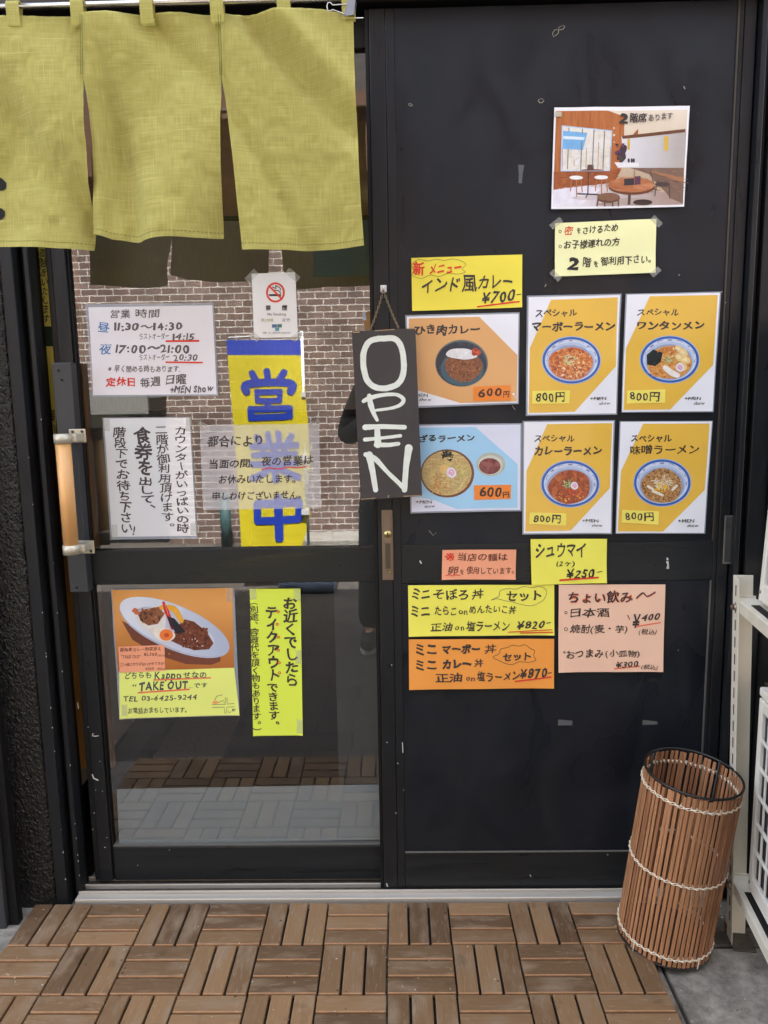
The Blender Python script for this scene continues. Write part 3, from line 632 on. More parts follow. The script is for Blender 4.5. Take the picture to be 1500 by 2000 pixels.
J = [(px, py, .84, .14, .10), (px, py, 1.02, .12, .085), (px, py-.01, 1.2, .145, .09), (px, py, 1.335, .06, .06), (px, py+.005, 1.40, .048, .05), (px, py+.02, 1.46, .066, .08), (px, py+.02, 1.53, .072, .088), (px, py+.015, 1.585, .05, .06),
     (px-.17, py, 1.27, .05), (px-.255, py+.02, 1.03, .04), (px-.10, py+.26, 1.16, .028), (px-.045, py+.31, 1.22, .03),
     (px+.17, py, 1.27, .05), (px+.255, py+.02, 1.03, .04), (px+.10, py+.26, 1.16, .028), (px+.055, py+.31, 1.22, .03),
     (px-.11, py, .78, .085), (px-.13, py+.02, .36, .06), (px-.15, py-.01, .0, .042), (px-.16, py+.1, gz+.05, .038, .03),
     (px+.11, py, .78, .085), (px+.13, py+.02, .36, .06), (px+.15, py-.01, .0, .042), (px+.16, py+.1, gz+.05, .038, .03)]
E_ = [(0, 1), (1, 2), (2, 3), (3, 4), (4, 5), (5, 6), (6, 7), (2, 8), (8, 9), (9, 10), (10, 11), (2, 12), (12, 13), (13, 14), (14, 15), (0, 16), (16, 17), (17, 18), (18, 19), (0, 20), (20, 21), (21, 22), (22, 23)]
per = skin('person', J, E_, sk, None, origin=(px, py, gz)); tag(per, 'person in a dark jacket raising a phone mirrored in the glass beside the OPEN board', 'person')
jm = mat('dark_jacket', (44, 46, 52), .85, var=(14, .2)); tm = mat('dark_trousers', (38, 42, 44), .9)
Jk = [(px, py, .80, .185, .135), (px, py, 1.02, .165, .125), (px, py-.01, 1.2, .175, .115), (px, py-.005, 1.325, .085, .08), (px-.18, py, 1.265, .075), (px-.262, py+.02, 1.03, .064), (px-.115, py+.245, 1.15, .046), (px+.18, py, 1.265, .075), (px+.262, py+.02, 1.03, .064), (px+.115, py+.245, 1.15, .046), (px, py, .66, .2, .145)]
skin('jacket', Jk, [(0, 1), (1, 2), (2, 3), (2, 4), (4, 5), (5, 6), (2, 7), (7, 8), (8, 9), (0, 10)], jm, per)
Tr = [(px, py, .80, .17, .125), (px-.105, py, .68, .11), (px-.13, py+.015, .36, .085), (px-.15, py+.0, -.02, .075), (px+.105, py, .68, .11), (px+.13, py+.015, .36, .085), (px+.15, py+.0, -.02, .075)]
skin('trousers', Tr, [(0, 1), (1, 2), (2, 3), (0, 4), (4, 5), (5, 6)], tm, per)
for sg in (-1, 1):
    b = MB(); so = mat('sneaker_sole', (200, 200, 196), .7); up_ = mat('sneaker_upper', (58, 60, 64), .8)
    cx = px+sg*.16; ring = [(cx+.048*math.cos(t)*(1 if math.sin(t) > -.2 else .85), py+.07+.135*math.sin(t)) for t in [k*.3927 for k in range(16)]]
    lv = [(gz+.001, 1), (gz+.025, 1), (gz+.026, .95), (gz+.065, .85), (gz+.10, .55)]
    for a in range(4):
        vs = [(cx+(x-cx)*lv[a][1], py+.04+(y-py-.04)*lv[a][1], lv[a][0]) for x, y in ring]+[(cx+(x-cx)*lv[a+1][1], py+.04+(y-py-.04)*lv[a+1][1], lv[a+1][0]) for x, y in ring]
        b.add(vs, [(i, (i+1) % 16, 16+(i+1) % 16, 16+i) for i in range(16)], so if a == 0 else up_, True)
    b.build('shoe', per)
hm = mat('black_hair', (26, 24, 24), .6)
skin('hair', [(px, py+.012, 1.60, .07, .085), (px, py-.03, 1.54, .08, .075), (px, py-.05, 1.46, .06, .04)], [(0, 1), (1, 2)], hm, per)
f_ = py+.115
for sg in (-1, 1): b = MB(); b.bbox(px+sg*.032-.012, px+sg*.032+.012, f_-.02, f_-.004, 1.515, 1.525, mat('eye_dark', (30, 26, 24), .3), .004); b.build('eye', per)
b = MB(); b.tube([(px, f_-.012, 1.515), (px, f_+.006, 1.485), (px, f_-.01, 1.478)], [.006, .012, .008], sk, 8); b.build('nose', per)
b = MB(); b.bbox(px-.022, px+.022, f_-.022, f_-.006, 1.448, 1.456, mat('lip', (170, 104, 92), .5), .003); b.build('mouth', per)
for sg in (-1, 1):                                # five fingers round each side of the phone
    hx = px+sg*.05; base = Vector((px+sg*.05, py+.315, 1.235)); edge_x = CAM[0]+sg*.040
    for k in range(4):
        z = 1.225+k*.017; skin('finger', [(hx, py+.31, 1.215+k*.012, .009), (edge_x+sg*.012, CAM[1]-.040, z, .0085), (edge_x+sg*.010, CAM[1]-.012, z+.003, .008), (edge_x-sg*.012, CAM[1]-.0085+.001, z+.004, .0055)], chain((0, 3)), sk, per, 1)
    skin('thumb', [(hx, py+.305, 1.225, .011), (edge_x+sg*.006, CAM[1]-.045, 1.245, .010), (edge_x-sg*.012, CAM[1]-.030, 1.262, .008)], chain((0, 2)), sk, per, 1)
b = MB(); b.bbox(CAM[0]-.038, CAM[0]+.038, CAM[1]-.022, CAM[1]-.0135, CAM[2]-.125, CAM[2]+.03, mat('phone_black', (30, 30, 34), .25), .004)
o = b.build('phone'); tag(o, 'black phone held up in both hands by the person mirrored in the glass', 'phone')
# ---------------------------------------------------------------- deck tiles
def slatmat(axis):
    m = bpy.data.materials.new('deck_wood_'+axis); m.use_nodes = True
    N, L = m.node_tree.nodes, m.node_tree.links; b = N['Principled BSDF']
    geo = N.new('ShaderNodeNewGeometry'); at_ = N.new('ShaderNodeAttribute'); at_.attribute_name = 'tone'; oi = N.new('ShaderNodeObjectInfo')
    ad = N.new('ShaderNodeMath'); ad.operation = 'MULTIPLY_ADD'; ad.inputs[1].default_value = 7.31; L.new(oi.outputs['Random'], ad.inputs[0]); L.new(at_.outputs['Fac'], ad.inputs[2])
    fr = N.new('ShaderNodeMath'); fr.operation = 'FRACT'; L.new(ad.outputs[0], fr.inputs[0])
    off = N.new('ShaderNodeCombineXYZ'); m9 = N.new('ShaderNodeMath'); m9.operation = 'MULTIPLY'; m9.inputs[1].default_value = 40; L.new(fr.outputs[0], m9.inputs[0]); L.new(m9.outputs[0], off.inputs[0]); L.new(m9.outputs[0], off.inputs[2])
    def nz(sc, det, dist=0):
        mp = N.new('ShaderNodeMapping'); mp.inputs['Scale'].default_value = sc; L.new(geo.outputs['Position'], mp.inputs[0])
        va = N.new('ShaderNodeVectorMath'); L.new(mp.outputs[0], va.inputs[0]); L.new(off.outputs[0], va.inputs[1])
        n = N.new('ShaderNodeTexNoise'); n.inputs['Scale'].default_value = 1; n.inputs['Detail'].default_value = det; n.inputs['Distortion'].default_value = dist; L.new(va.outputs[0], n.inputs[0]); return n
    gr = nz((10, 190, 30) if axis == 'x' else (190, 10, 30), 6, .6); bl = nz((14, 14, 14), 4)
    gy = nz((9, 26, 9) if axis == 'x' else (26, 9, 9), 5)
    cr = N.new('ShaderNodeValToRGB'); e = cr.color_ramp.elements
    e[0].position = 0; e[0].color = (*[v*.95 for v in lin((84, 64, 46))], 1); e[1].position = 1; e[1].color = (*lin((148, 117, 84)), 1)
    el = cr.color_ramp.elements.new(.5); el.color = (*lin((116, 90, 64)), 1)
    mixf = N.new('ShaderNodeMath'); mixf.operation = 'MULTIPLY_ADD'; mixf.inputs[1].default_value = .34; L.new(gr.outputs[0], mixf.inputs[0])
    h2 = N.new('ShaderNodeMath'); h2.operation = 'MULTIPLY'; h2.inputs[1].default_value = .74; L.new(fr.outputs[0], h2.inputs[0]); L.new(h2.outputs[0], mixf.inputs[2]); L.new(mixf.outputs[0], cr.inputs[0])
    g2 = N.new('ShaderNodeMix'); g2.data_type = 'RGBA'; L.new(cr.outputs[0], g2.inputs[6]); g2.inputs[7].default_value = (*lin((140, 121, 100)), 1)
    gr2 = N.new('ShaderNodeMapRange'); gr2.inputs[1].default_value = .5; gr2.inputs[2].default_value = .72; gr2.inputs[4].default_value = .85; L.new(gy.outputs[0], gr2.inputs[0]); L.new(gr2.outputs[0], g2.inputs[0])
    dk_ = N.new('ShaderNodeMapRange'); dk_.inputs[1].default_value = .60; dk_.inputs[2].default_value = .74; dk_.inputs[3].default_value = 1; dk_.inputs[4].default_value = .62; L.new(bl.outputs[0], dk_.inputs[0])
    mx = N.new('ShaderNodeMix'); mx.data_type = 'RGBA'; mx.blend_type = 'MULTIPLY'; mx.inputs[0].default_value = 1; L.new(g2.outputs[2], mx.inputs[6]); L.new(dk_.outputs[0], mx.inputs[7]); sc1 = nz((22, 150, 22) if axis == 'x' else (150, 22, 22), 8, 1.5); scr = N.new('ShaderNodeMapRange'); scr.inputs[1].default_value = .58; scr.inputs[2].default_value = .80; scr.inputs[4].default_value = .55; L.new(sc1.outputs[0], scr.inputs[0])
    wx = N.new('ShaderNodeMix'); wx.data_type = 'RGBA'; L.new(scr.outputs[0], wx.inputs[0]); L.new(mx.outputs[2], wx.inputs[6]); wx.inputs[7].default_value = (*lin((176, 160, 140)), 1); L.new(wx.outputs[2], b.inputs[0])
    b.inputs['Roughness'].default_value = .62; b.inputs['Specular IOR Level'].default_value = .35
    bp = N.new('ShaderNodeBump'); bp.inputs['Strength'].default_value = .25; bp.inputs['Distance'].default_value = .0015; L.new(gr.outputs[0], bp.inputs['Height']); L.new(bp.outputs[0], b.inputs['Normal'])
    return m
sx_, sy_ = slatmat('x'), slatmat('y')
def deck_tile():
    b = MB(); cnt = []
    for a in range(2):
        for r in range(2):
            vert = (a+r) % 2 == 0
            for k in range(3):
                n0 = len(b.f); g = .0052
                if vert: b.bbox(a*.15+k*.05+g/2, a*.15+(k+1)*.05-g/2, -r*.15-.15+.0012, -r*.15-.0012, -.013, 0, sy_, .0022)
                else: b.bbox(a*.15+.0012, a*.15+.15-.0012, -r*.15-(k+1)*.05+g/2, -r*.15-k*.05-g/2, -.013, 0, sx_, .0022)
                cnt += [random.random()]*(len(b.f)-n0)
    root = empty('deck_tile', (0, 0, -.026), '', 'deck tile', 'wooden deck tiles laid before the door')
    o = b.build('slats', root); a_ = o.data.attributes.new('tone', 'FLOAT', 'FACE'); a_.data.foreach_set('value', cnt)
    o.data.materials.append(mat('painted_edge_light', (158, 118, 82), .6, var=(40, .2))); ei = len(o.data.materials)-1  # paler tone paints in the light caught by the camera-facing slat edges
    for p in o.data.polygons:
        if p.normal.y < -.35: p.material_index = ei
    b = MB(); bk = mat('grid_plastic', (20, 20, 20), .7)
    b.bbox(.003, .297, -.297, -.003, -.0255, -.0132, bk, .002); b.build('plastic_base', root); return root
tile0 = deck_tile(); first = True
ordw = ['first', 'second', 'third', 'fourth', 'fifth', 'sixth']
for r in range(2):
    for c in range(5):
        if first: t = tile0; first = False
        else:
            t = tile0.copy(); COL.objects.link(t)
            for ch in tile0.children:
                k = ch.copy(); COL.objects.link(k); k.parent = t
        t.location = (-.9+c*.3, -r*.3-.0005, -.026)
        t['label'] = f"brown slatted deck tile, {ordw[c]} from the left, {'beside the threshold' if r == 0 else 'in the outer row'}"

gr_ = random.Random(9); b = MB(); gm_ = [mat('grit_pale', (190, 180, 160), .9), mat('grit_dark', (50, 44, 38), .9)]
for i in range(130):
    x, y = gr_.uniform(-.88, .58), gr_.uniform(-.42, -.005); s_ = gr_.uniform(.0006, .0020); a_ = gr_.uniform(0, 3.1); M = Matrix.Translation((x, y, .0003)) @ Matrix.Rotation(a_, 4, 'Z')
    b.box(-s_*gr_.uniform(.6, 1.6), s_, -s_*.6, s_*.5, 0, s_*.6, gm_[i % 2], M)
for i in range(60):
    x, y = gr_.uniform(.63, 1.1), gr_.uniform(-.5, -.005); s_ = gr_.uniform(.001, .003); M = Matrix.Translation((x, y, -.0245)) @ Matrix.Rotation(gr_.uniform(0, 3), 4, 'Z'); b.box(-s_, s_, -s_*.7, s_*.6, 0, s_*.7, gm_[i % 2], M)
o = b.build('grit'); tag(o, 'tiny grit and dust specks scattered over deck and concrete', 'grit', kind='stuff')
# ---------------------------------------------------------------- curtain, rod, clip
NY = -.19
def linen():
    m = bpy.data.materials.new('green_linen'); m.use_nodes = True
    N, L = m.node_tree.nodes, m.node_tree.links; b = N['Principled BSDF']; tc = N.new('ShaderNodeTexCoord')
    def th(sc, det=2):
        mp = N.new('ShaderNodeMapping'); mp.inputs['Scale'].default_value = sc; n = N.new('ShaderNodeTexNoise'); n.inputs['Scale'].default_value = 1; n.inputs['Detail'].default_value = det
        L.new(tc.outputs['Object'], mp.inputs[0]); L.new(mp.outputs[0], n.inputs[0]); return n
    a = th((760, 3, 22), 3); c = th((16, 3, 760), 3); d = th((14, 14, 14), 4)
    s = N.new('ShaderNodeMath'); s.operation = 'ADD'; L.new(a.outputs[0], s.inputs[0]); L.new(c.outputs[0], s.inputs[1])
    s2 = N.new('ShaderNodeMath'); s2.operation = 'MULTIPLY_ADD'; s2.inputs[1].default_value = .12; L.new(d.outputs[0], s2.inputs[0]); L.new(s.outputs[0], s2.inputs[2])
    cr = N.new('ShaderNodeValToRGB'); e = cr.color_ramp.elements; L.new(s2.outputs[0], cr.inputs[0])
    mr = N.new('ShaderNodeMapRange'); mr.inputs[1].default_value = .5; mr.inputs[2].default_value = 1.6; L.new(s2.outputs[0], mr.inputs[0]); L.new(mr.outputs[0], cr.inputs[0])
    e[0].position = .1; e[0].color = (*lin((178, 172, 92)), 1); e[1].position = .9; e[1].color = (*lin((218, 212, 136)), 1)
    el = cr.color_ramp.elements.new(.5); el.color = (*lin((199, 192, 110)), 1)
    sl1, sl2 = th((260, 3, 7), 1), th((6, 3, 260), 1); mm_ = N.new('ShaderNodeMath'); mm_.operation = 'MAXIMUM'; L.new(sl1.outputs[0], mm_.inputs[0]); L.new(sl2.outputs[0], mm_.inputs[1])
    sr_ = N.new('ShaderNodeMapRange'); sr_.inputs[1].default_value = .66; sr_.inputs[2].default_value = .78; sr_.inputs[4].default_value = .55; L.new(mm_.outputs[0], sr_.inputs[0])
    sm_ = N.new('ShaderNodeMix'); sm_.data_type = 'RGBA'; L.new(sr_.outputs[0], sm_.inputs[0]); L.new(cr.outputs[0], sm_.inputs[6]); sm_.inputs[7].default_value = (*lin((226, 220, 150)), 1); cr = sm_; cr_out = sm_.outputs[2]
    L.new(cr_out, b.inputs[0]); b.inputs['Roughness'].default_value = .9; b.inputs['Specular IOR Level'].default_value = .2
    b.inputs['Sheen Weight'].default_value = .15
    bp = N.new('ShaderNodeBump'); bp.inputs['Strength'].default_value = .25; bp.inputs['Distance'].default_value = .001; L.new(s.outputs[0], bp.inputs['Height']); L.new(bp.outputs[0], b.inputs['Normal'])
    t = N.new('ShaderNodeBsdfTranslucent'); L.new(cr_out, t.inputs[0]); ms = N.new('ShaderNodeMixShader'); ms.inputs[0].default_value = .35
    L.new(b.outputs[0], ms.inputs[1]); L.new(t.outputs[0], ms.inputs[2]); L.new(ms.outputs[0], N['Material Output'].inputs[0]); return m
ln = linen(); seam = mat('seam_thread', (128, 128, 62), .9)
nr = empty('shop_curtain', (-.4, NY, 1.55), 'yellow green linen shop curtain in three split panels hanging from a rod', 'curtain')
rodz = lambda x: at1(x, 12-x*16/690, NY).z
def fold(px_, py_, k):
    """cloth relief: soft folds that open towards the hem, broad diagonal drapes"""
    v = max(0, min(1, (py_-20)/460)); r = 0
    if k == 0: r = .010*math.sin(px_/34+.5+py_/300)*v + .012*math.exp(-(((px_-40)-(py_-250)*.7)/34)**2) + .007*math.sin((px_*.8-py_)/70)
    if k == 1: r = .013*math.sin((px_-170)/43+py_/420)*v**1.2 + .007*math.sin((px_*.75+py_*.5)/48+1)*(.4+.6*(1-v)) + .016*math.exp(-((px_-205-(py_-160)*.2)/24)**2)*min(1, v*1.6) - .010*math.exp(-((px_-185-(py_-260)*.05)/14)**2)*v + .010*math.exp(-(((px_-300)-(py_-60)*1.1)/40)**2)*(1-v)
    if k == 2: r = .011*math.sin((px_-430)/58-py_/260)*v + .015*math.exp(-(((px_-470)-(py_-25)*.95)/30)**2)*(1-v*.5) - .010*math.exp(-(((px_-545)-(py_-25)*.95)/34)**2)*(1-v*.6) + .007*math.exp(-(((px_-440)-(py_-200)*.55)/22)**2)
    r *= 1.6
    r += .0032*mnoise.noise(Vector((px_/38, py_/60, k*9)))*(.5+v)+.0018*mnoise.noise(Vector((px_/12, py_/18, k*5)))
    return r
PAN = [dict(t=[(-45, 34), (40, 31), (100, 29), (163, 28)], b=[(-45, 478), (0, 481), (60, 484), (120, 486), (172, 484)], l=[(-45, 34), (-45, 478)], r=[(163, 28), (165, 150), (171, 300), (172, 484)]),
       dict(t=[(163, 28), (225, 24), (288, 26), (350, 21), (400, 25), (431, 24)], b=[(175, 453), (215, 465), (265, 471), (330, 466), (380, 466), (434, 464)], l=[(163, 28), (166, 152), (173, 200), (179, 270), (178, 330), (175, 453)], r=[(431, 24), (430, 150), (431, 300), (434, 464)]),
       dict(t=[(431, 24), (460, 17), (500, 25), (555, 22), (590, 16), (630, 18), (665, 26), (690, 30)], b=[(476, 490), (560, 487), (650, 485), (711, 479)], l=[(431, 24), (433, 152), (455, 300), (476, 490)], r=[(690, 30), (692, 120), (698, 260), (705, 400), (711, 479)])]
def along(pl, t):
    P = np.array(pl, float); d = np.r_[0, np.cumsum(np.hypot(*np.diff(P, axis=0).T))]; d /= d[-1]
    return np.array([np.interp(t, d, P[:, 0]), np.interp(t, d, P[:, 1])])
def panel_px(p, u, v):                            # Coons patch
    c = lambda a, i: np.array(p[a][i], float)
    return (1-v)*along(p['t'], u)+v*along(p['b'], u)+(1-u)*along(p['l'], v)+u*along(p['r'], v)-((1-u)*(1-v)*c('t', 0)+u*(1-v)*c('t', -1)+(1-u)*v*c('b', 0)+u*v*c('b', -1))
for k, p in enumerate(PAN):
    b = MB(); nu, nv = 64, 96; vs = []
    for j in range(nv+1):
        for i in range(nu+1):
            q = panel_px(p, i/nu, j/nv); w = at1(q[0], q[1], NY); vs.append((w.x, NY+fold(q[0], q[1], k), w.z))
    b.add(vs, [(j*(nu+1)+i, j*(nu+1)+i+1, (j+1)*(nu+1)+i+1, (j+1)*(nu+1)+i) for j in range(nv) for i in range(nu)], ln, True)
    o = b.build('cloth_panel', nr); s = o.modifiers.new('thickness', 'SOLIDIFY'); s.thickness = .0009
    # turned hems: a second layer of cloth along the sides and the bottom
    b = MB()
    for kind in (('l', 'b', 'r') if k else ('b', 'r')):
        n = 60; A, B = [], []
        for i in range(n+1):
            t = i/n
            q0, q1 = {'b': ((t, 1.002), (t, .974)), 'l': ((-.002, t), (.022, t)), 'r': ((1.002, t), (.978, t))}[kind]
            for lst, qq in ((A, q0), (B, q1)):
                q = panel_px(p, *qq); w = at1(q[0], q[1], NY); lst.append((w.x, NY+fold(q[0], q[1], k)-.0016, w.z))
        b.add(A+B, [(i, i+1, n+2+i, n+1+i) for i in range(n)], ln, True)
    b.build('hem', nr)
    b = MB(); n = 110
    for i in range(n):
        if i % 3 == 2: continue
        q4 = []
        for t, v_ in ((i/n, .9725), ((i+1)/n, .9725), ((i+1)/n, .9755), (i/n, .9755)):
            q = panel_px(p, t, v_); w = at1(q[0], q[1], NY); q4.append((w.x, NY+fold(q[0], q[1], k)-.0024, w.z))
        b.add(q4, [(0, 1, 2, 3)], seam)
    b.build('stitching', nr)
for x0 in (28, 153, 288, 425, 555, 681):          # loops over the rod
    b = MB(); z1 = rodz(x0); bot = 52-x0*.02; pz = at1(x0, bot, NY-.004).z; xw = at1(x0, 20, NY).x; hw = .0125
    prof = [(-.0048-fold(x0, 40, 1)*0, pz)]; prof = [(NY-.006, pz), (NY-.0075, (pz+z1)/2), (NY-.0085, z1)]+[(NY-.0085*math.cos(a), z1+.0085*math.sin(a)) for a in (.5, 1, 1.57, 2.1, 2.7)]+[(NY+.0085, z1), (NY+.006, (pz+z1)/2), (NY+.004, pz)]
    vs = [(xw+s_*hw, y, z) for s_ in (-1, 1) for y, z in prof]; n = len(prof)
    b.add(vs, [(i, i+1, n+i+1, n+i) for i in range(n-1)], ln, True); b.build('hanging_loop', nr)
for pl in ([(161, 34), (163, 150)], [(165, 34), (167, 150)], [(429, 34), (429.5, 148)], [(433.5, 34), (434, 148)]):
    b = MB(); k = 1 if pl[0][0] < 300 else 2; A, B = [], []
    for i in range(25):
        q = np.array(pl[0])+(np.array(pl[1])-np.array(pl[0]))*i/24
        for lst, d in ((A, -.7), (B, .7)):
            w = at1(q[0]+d, q[1], NY); lst.append((w.x, NY+min(fold(q[0]+d, q[1], 1), fold(q[0]+d, q[1], k), fold(q[0]+d, q[1], 0))-.0035, w.z))
    b.add(A+B, [(i, i+1, 26+i, 25+i) for i in range(24)], seam); b.build('seam', nr)
b = MB(); ink = mat('curtain_ink', (24, 24, 22), .9)
for pts in ([(-12, 340), (-4, 345), (2.2, 352), (2.5, 362), (-2, 367), (-12, 368)], [(-12, 402), (-3, 404), (2.2, 410), (2.6, 418), (-2, 425), (-12, 428)]):
    b.add([(at1(x, y, NY).x, NY+fold(x, y, 0)-.0022, at1(x, y, NY).z) for x, y in pts], [tuple(range(len(pts)))], ink)
b.build('printed_mark', nr)
rs = mat('rod_steel', (206, 204, 200), .22, metal=.9)
b = MB(); ra, rb_ = at1(-60, 13.4, NY), at1(694, -4.1, NY); b.tube([ra, rb_], .0052, rs, 16); o = b.build('curtain_rod'); tag(o, 'shiny steel rod carrying the green curtain', 'curtain rod')
b = MB(); b.tube([rb_, rb_+Vector((.012, 0, 0))], .0065, deepm, 14); b.build('end_cap', o)
b = MB(); rz = at1(705, 34, .02).z; b.tube([(-.8, .022, rz), (-.022, .022, rz)], .0018, rs, 8); o = b.build('tension_wire'); tag(o, 'thin metal wire strung across behind the green curtain', 'wire')
# binder clip gripping the curtain's corner
cb = [at1(x, y, NY) for x, y in ((677, 3), (695, 1), (691, 36), (672, 35))]
cl = empty('binder_clip', ((cb[0].x+cb[1].x)/2, NY, cb[2].z), 'grey steel binder clip gripping the top corner of the green curtain', 'clip')
b = MB(); gm = mat('clip_grey', (120, 118, 122), .45, metal=.35)
vs = [(p.x, NY-.006-(.008 if i in (1, 2) else 0), p.z) for i, p in enumerate(cb)]+[(p.x, NY+.006+(.008 if i in (1, 2) else 0), p.z) for i, p in enumerate(cb)]
b.add(vs, [(0, 1, 2, 3), (7, 6, 5, 4), (1, 5, 6, 2)], gm); o = b.build('body', cl); s = o.modifiers.new('thickness', 'SOLIDIFY'); s.thickness = .001
b = MB()
b.tube([at1(x, y, NY-.008) for x, y in ((679, 8), (650, 10), (645, 5), (641, 5), (638.5, 12), (640, 20), (643, 22), (650, 19), (674, 28))], .0011, rs, 8); b.build('wire_handle', cl)

# ---------------------------------------------------------------- bamboo wastebasket leaning on the rack
bo = Vector((.649, -.117, -.0095)); ax = Vector((.0997, -.0628, 1)).normalized(); BR, BL = .1035, .4307
e1 = Vector((0, 1, 0)).cross(ax).normalized(); e2 = ax.cross(e1)
BM = Matrix((e1, e2, ax)).transposed().to_4x4(); BM.translation = bo
bk = empty('wastebasket', bo, 'tall brown bamboo slat wastebasket with white lacing leaning against the steel rack', 'wastebasket')
bam = mat('bamboo', (172, 124, 88), .5, spec=.4, coat=.15, var=((120, 120, 8), .28), bump=(300, .1, .001))
bam2 = mat('bamboo_dark', (150, 104, 72), .5, spec=.4, coat=.15, var=((120, 120, 8), .3)); ring_m = mat('black_wire', (26, 25, 25), .4); cord = mat('white_cord', (232, 222, 200), .8); inner_m = bam2
b = MB(); NS = 60; rnd = random.Random(3)
for i in range(NS):
    a = 2*math.pi*i/NS+rnd.uniform(-.005, .005); R_ = BR+rnd.uniform(-.0008, .0008)
    T = BM @ Matrix.Rotation(a, 4, 'Z') @ Matrix.Translation((R_, 0, 0)) @ Matrix.Rotation(rnd.uniform(-.006, .006), 4, 'X')
    b.bbox(-.0011, .0011, -.0038, .0038, .008+rnd.uniform(0, .003), BL-.004-rnd.uniform(0, .004), rnd.choice((bam, bam, bam2)), .0007, T, 1)
b.build('slats', bk)
def circ(z, R, n=64): return [BM @ Vector((R*math.cos(2*math.pi*i/n), R*math.sin(2*math.pi*i/n), z)) for i in range(n)]
b = MB(); b.tube(circ(BL, BR+.001), .0028, ring_m, 10, closed=True); b.build('top_ring', bk)
b = MB(); b.tube(circ(.005, BR-.001), .0032, ring_m, 10, closed=True); b.tube([BM @ Vector((-BR, 0, .005)), BM @ Vector((BR, 0, .005))], .0022, ring_m, 8); b.tube([BM @ Vector((0, -BR, .005)), BM @ Vector((0, BR, .005))], .0022, ring_m, 8); b.build('bottom_ring', bk)
b = MB(); b.add(circ(.011, BR-.004), [tuple(range(64))], mat('basket_floor', (70, 52, 40), .8)); b.build('floor_disc', bk)
b = MB()
for a in (.6, 2.3, 3.9, 5.4): b.tube([BM @ Vector(((BR-.005)*math.cos(a), (BR-.005)*math.sin(a), z)) for z in (.005, BL)], .0026, ring_m, 8)
b.build('wire_upright', bk)
for zc, wv in ((BL-.032, .004), (.215, .0035), (.030, .004)):
    b = MB()
    for ph in (0, math.pi):
        pts = []
        for i in range(NS*6):
            a = 2*math.pi*i/(NS*6); w = NS/3*a+ph
            pts.append(BM @ Vector(((BR+.0026+.0016*math.sin(w*2))*math.cos(a), (BR+.0026+.0016*math.sin(w*2))*math.sin(a), zc+wv*.62*math.sin(w)+.0015*mnoise.noise(Vector((a*3, zc*50, 0))))))
        b.tube(pts, .0012, cord, 6, closed=True)
    for i in range(0, NS):
        a = 2*math.pi*(i+.5)/NS; b.tube([BM @ Vector(((BR-.003)*math.cos(a), (BR-.003)*math.sin(a), zc-.004)), BM @ Vector(((BR-.004)*math.cos(a+.03), (BR-.004)*math.sin(a+.03), zc+.004))], .0018, cord, 5)
    b.build('lacing', bk)
b = MB()
for a, sgn in ((-2.55, 1), (-1.15, -1)):
    b.tube([BM @ Vector(((BR+.004)*math.cos(a), (BR+.004)*math.sin(a), z)) for z in (.032, .02, .006)], .0013, cord, 6)
b.build('cord_tail', bk)

# ---------------------------------------------------------------- white slotted steel rack with two outdoor units
ro = Vector((.812, -.086, -.0245)); RM = Matrix(((.993, .12, -.034, ro.x), (-.12, .993, 0, ro.y), (0, 0, 1, ro.z), (0, 0, 0, 1)))
wp = mat('rack_paint', (216, 212, 198), .5, var=((30, 30, 5), .10), bump=(120, .1, .001)); ru = mat('rust', (120, 84, 58), .9, var=(120, .5)); slot = mat('slot_dark', (24, 22, 22), .9)
rk = empty('steel_rack', ro, 'white slotted steel rack standing on concrete right of the door', 'rack')
def post(y):
    b = MB(); H = .882
    b.bbox(0, .0024, y-.040, y, .004, H, wp, .0008, RM); b.bbox(.0025, .042, y-.0026, y-.0001, .004, H, wp, .0008, RM)
    p = b.build('post', rk); b = MB()
    for i in range(21):
        z = .05+i*.0395; w = .0026
        b.box(-.0006, -.0001, y-.022-w, y-.022+w, z, z+.024, slot, RM); b.box(.0026, .0029, y-.038, y-.034, z, z+.024, slot, RM)
        b.box(.009, .010, y-.0032, y-.0028, z+.03, z+.031, slot, RM)
    b.build('slots', p)
    b = MB(); b.bbox(-.001, .050, y-.062, y+.004, .0, .0042, mat('foot_plate', (70, 60, 50), .7, var=(80, .4)), .002, RM); b.bbox(-.0016, -.0002, y-.046, y+.004, .0045, .05, wp, .0004, RM); b.bbox(-.004, .0, y-.01, y+.006, .0045, .03, ru, .001, RM); b.build('foot', rk)
post(0); post(-.62)
for zt_ in (.832, .158):
    b = MB(); b.bbox(.0028, .046, -.92, -.006, zt_-.028, zt_, wp, .002, RM); b.bbox(.0475, .60, -.030, -.003, zt_-.034, zt_-.004, wp, .002, RM); b.bbox(.0028, .0474, -.0058, -.003, zt_-.034, zt_+.004, wp, .001, RM); o = b.build('beam', rk)
    b = MB(); b.bbox(.016, .034, -.25, -.07, zt_+.0002, zt_+.0006, slot, .0001, RM); b.build('slots', o)
    b = MB(); q = [RM @ Vector((x, -.022, zt_-.018)) for x in (.001, -.004, -.010)]; b.tube(q[:2], .0085, zi, 6); b.tube(q[1:], .005, ru, 10); b.build('bolt', rk)
RMU = Matrix(((.993, .12, 0, 0), (-.12, .993, 0, 0), (0, 0, 1, 0), (0, 0, 0, 1)))
uc = mat('unit_casing', (226, 224, 216), .45, bump=(50, .05, .001)); ud = mat('unit_dark', (40, 38, 46), .6)
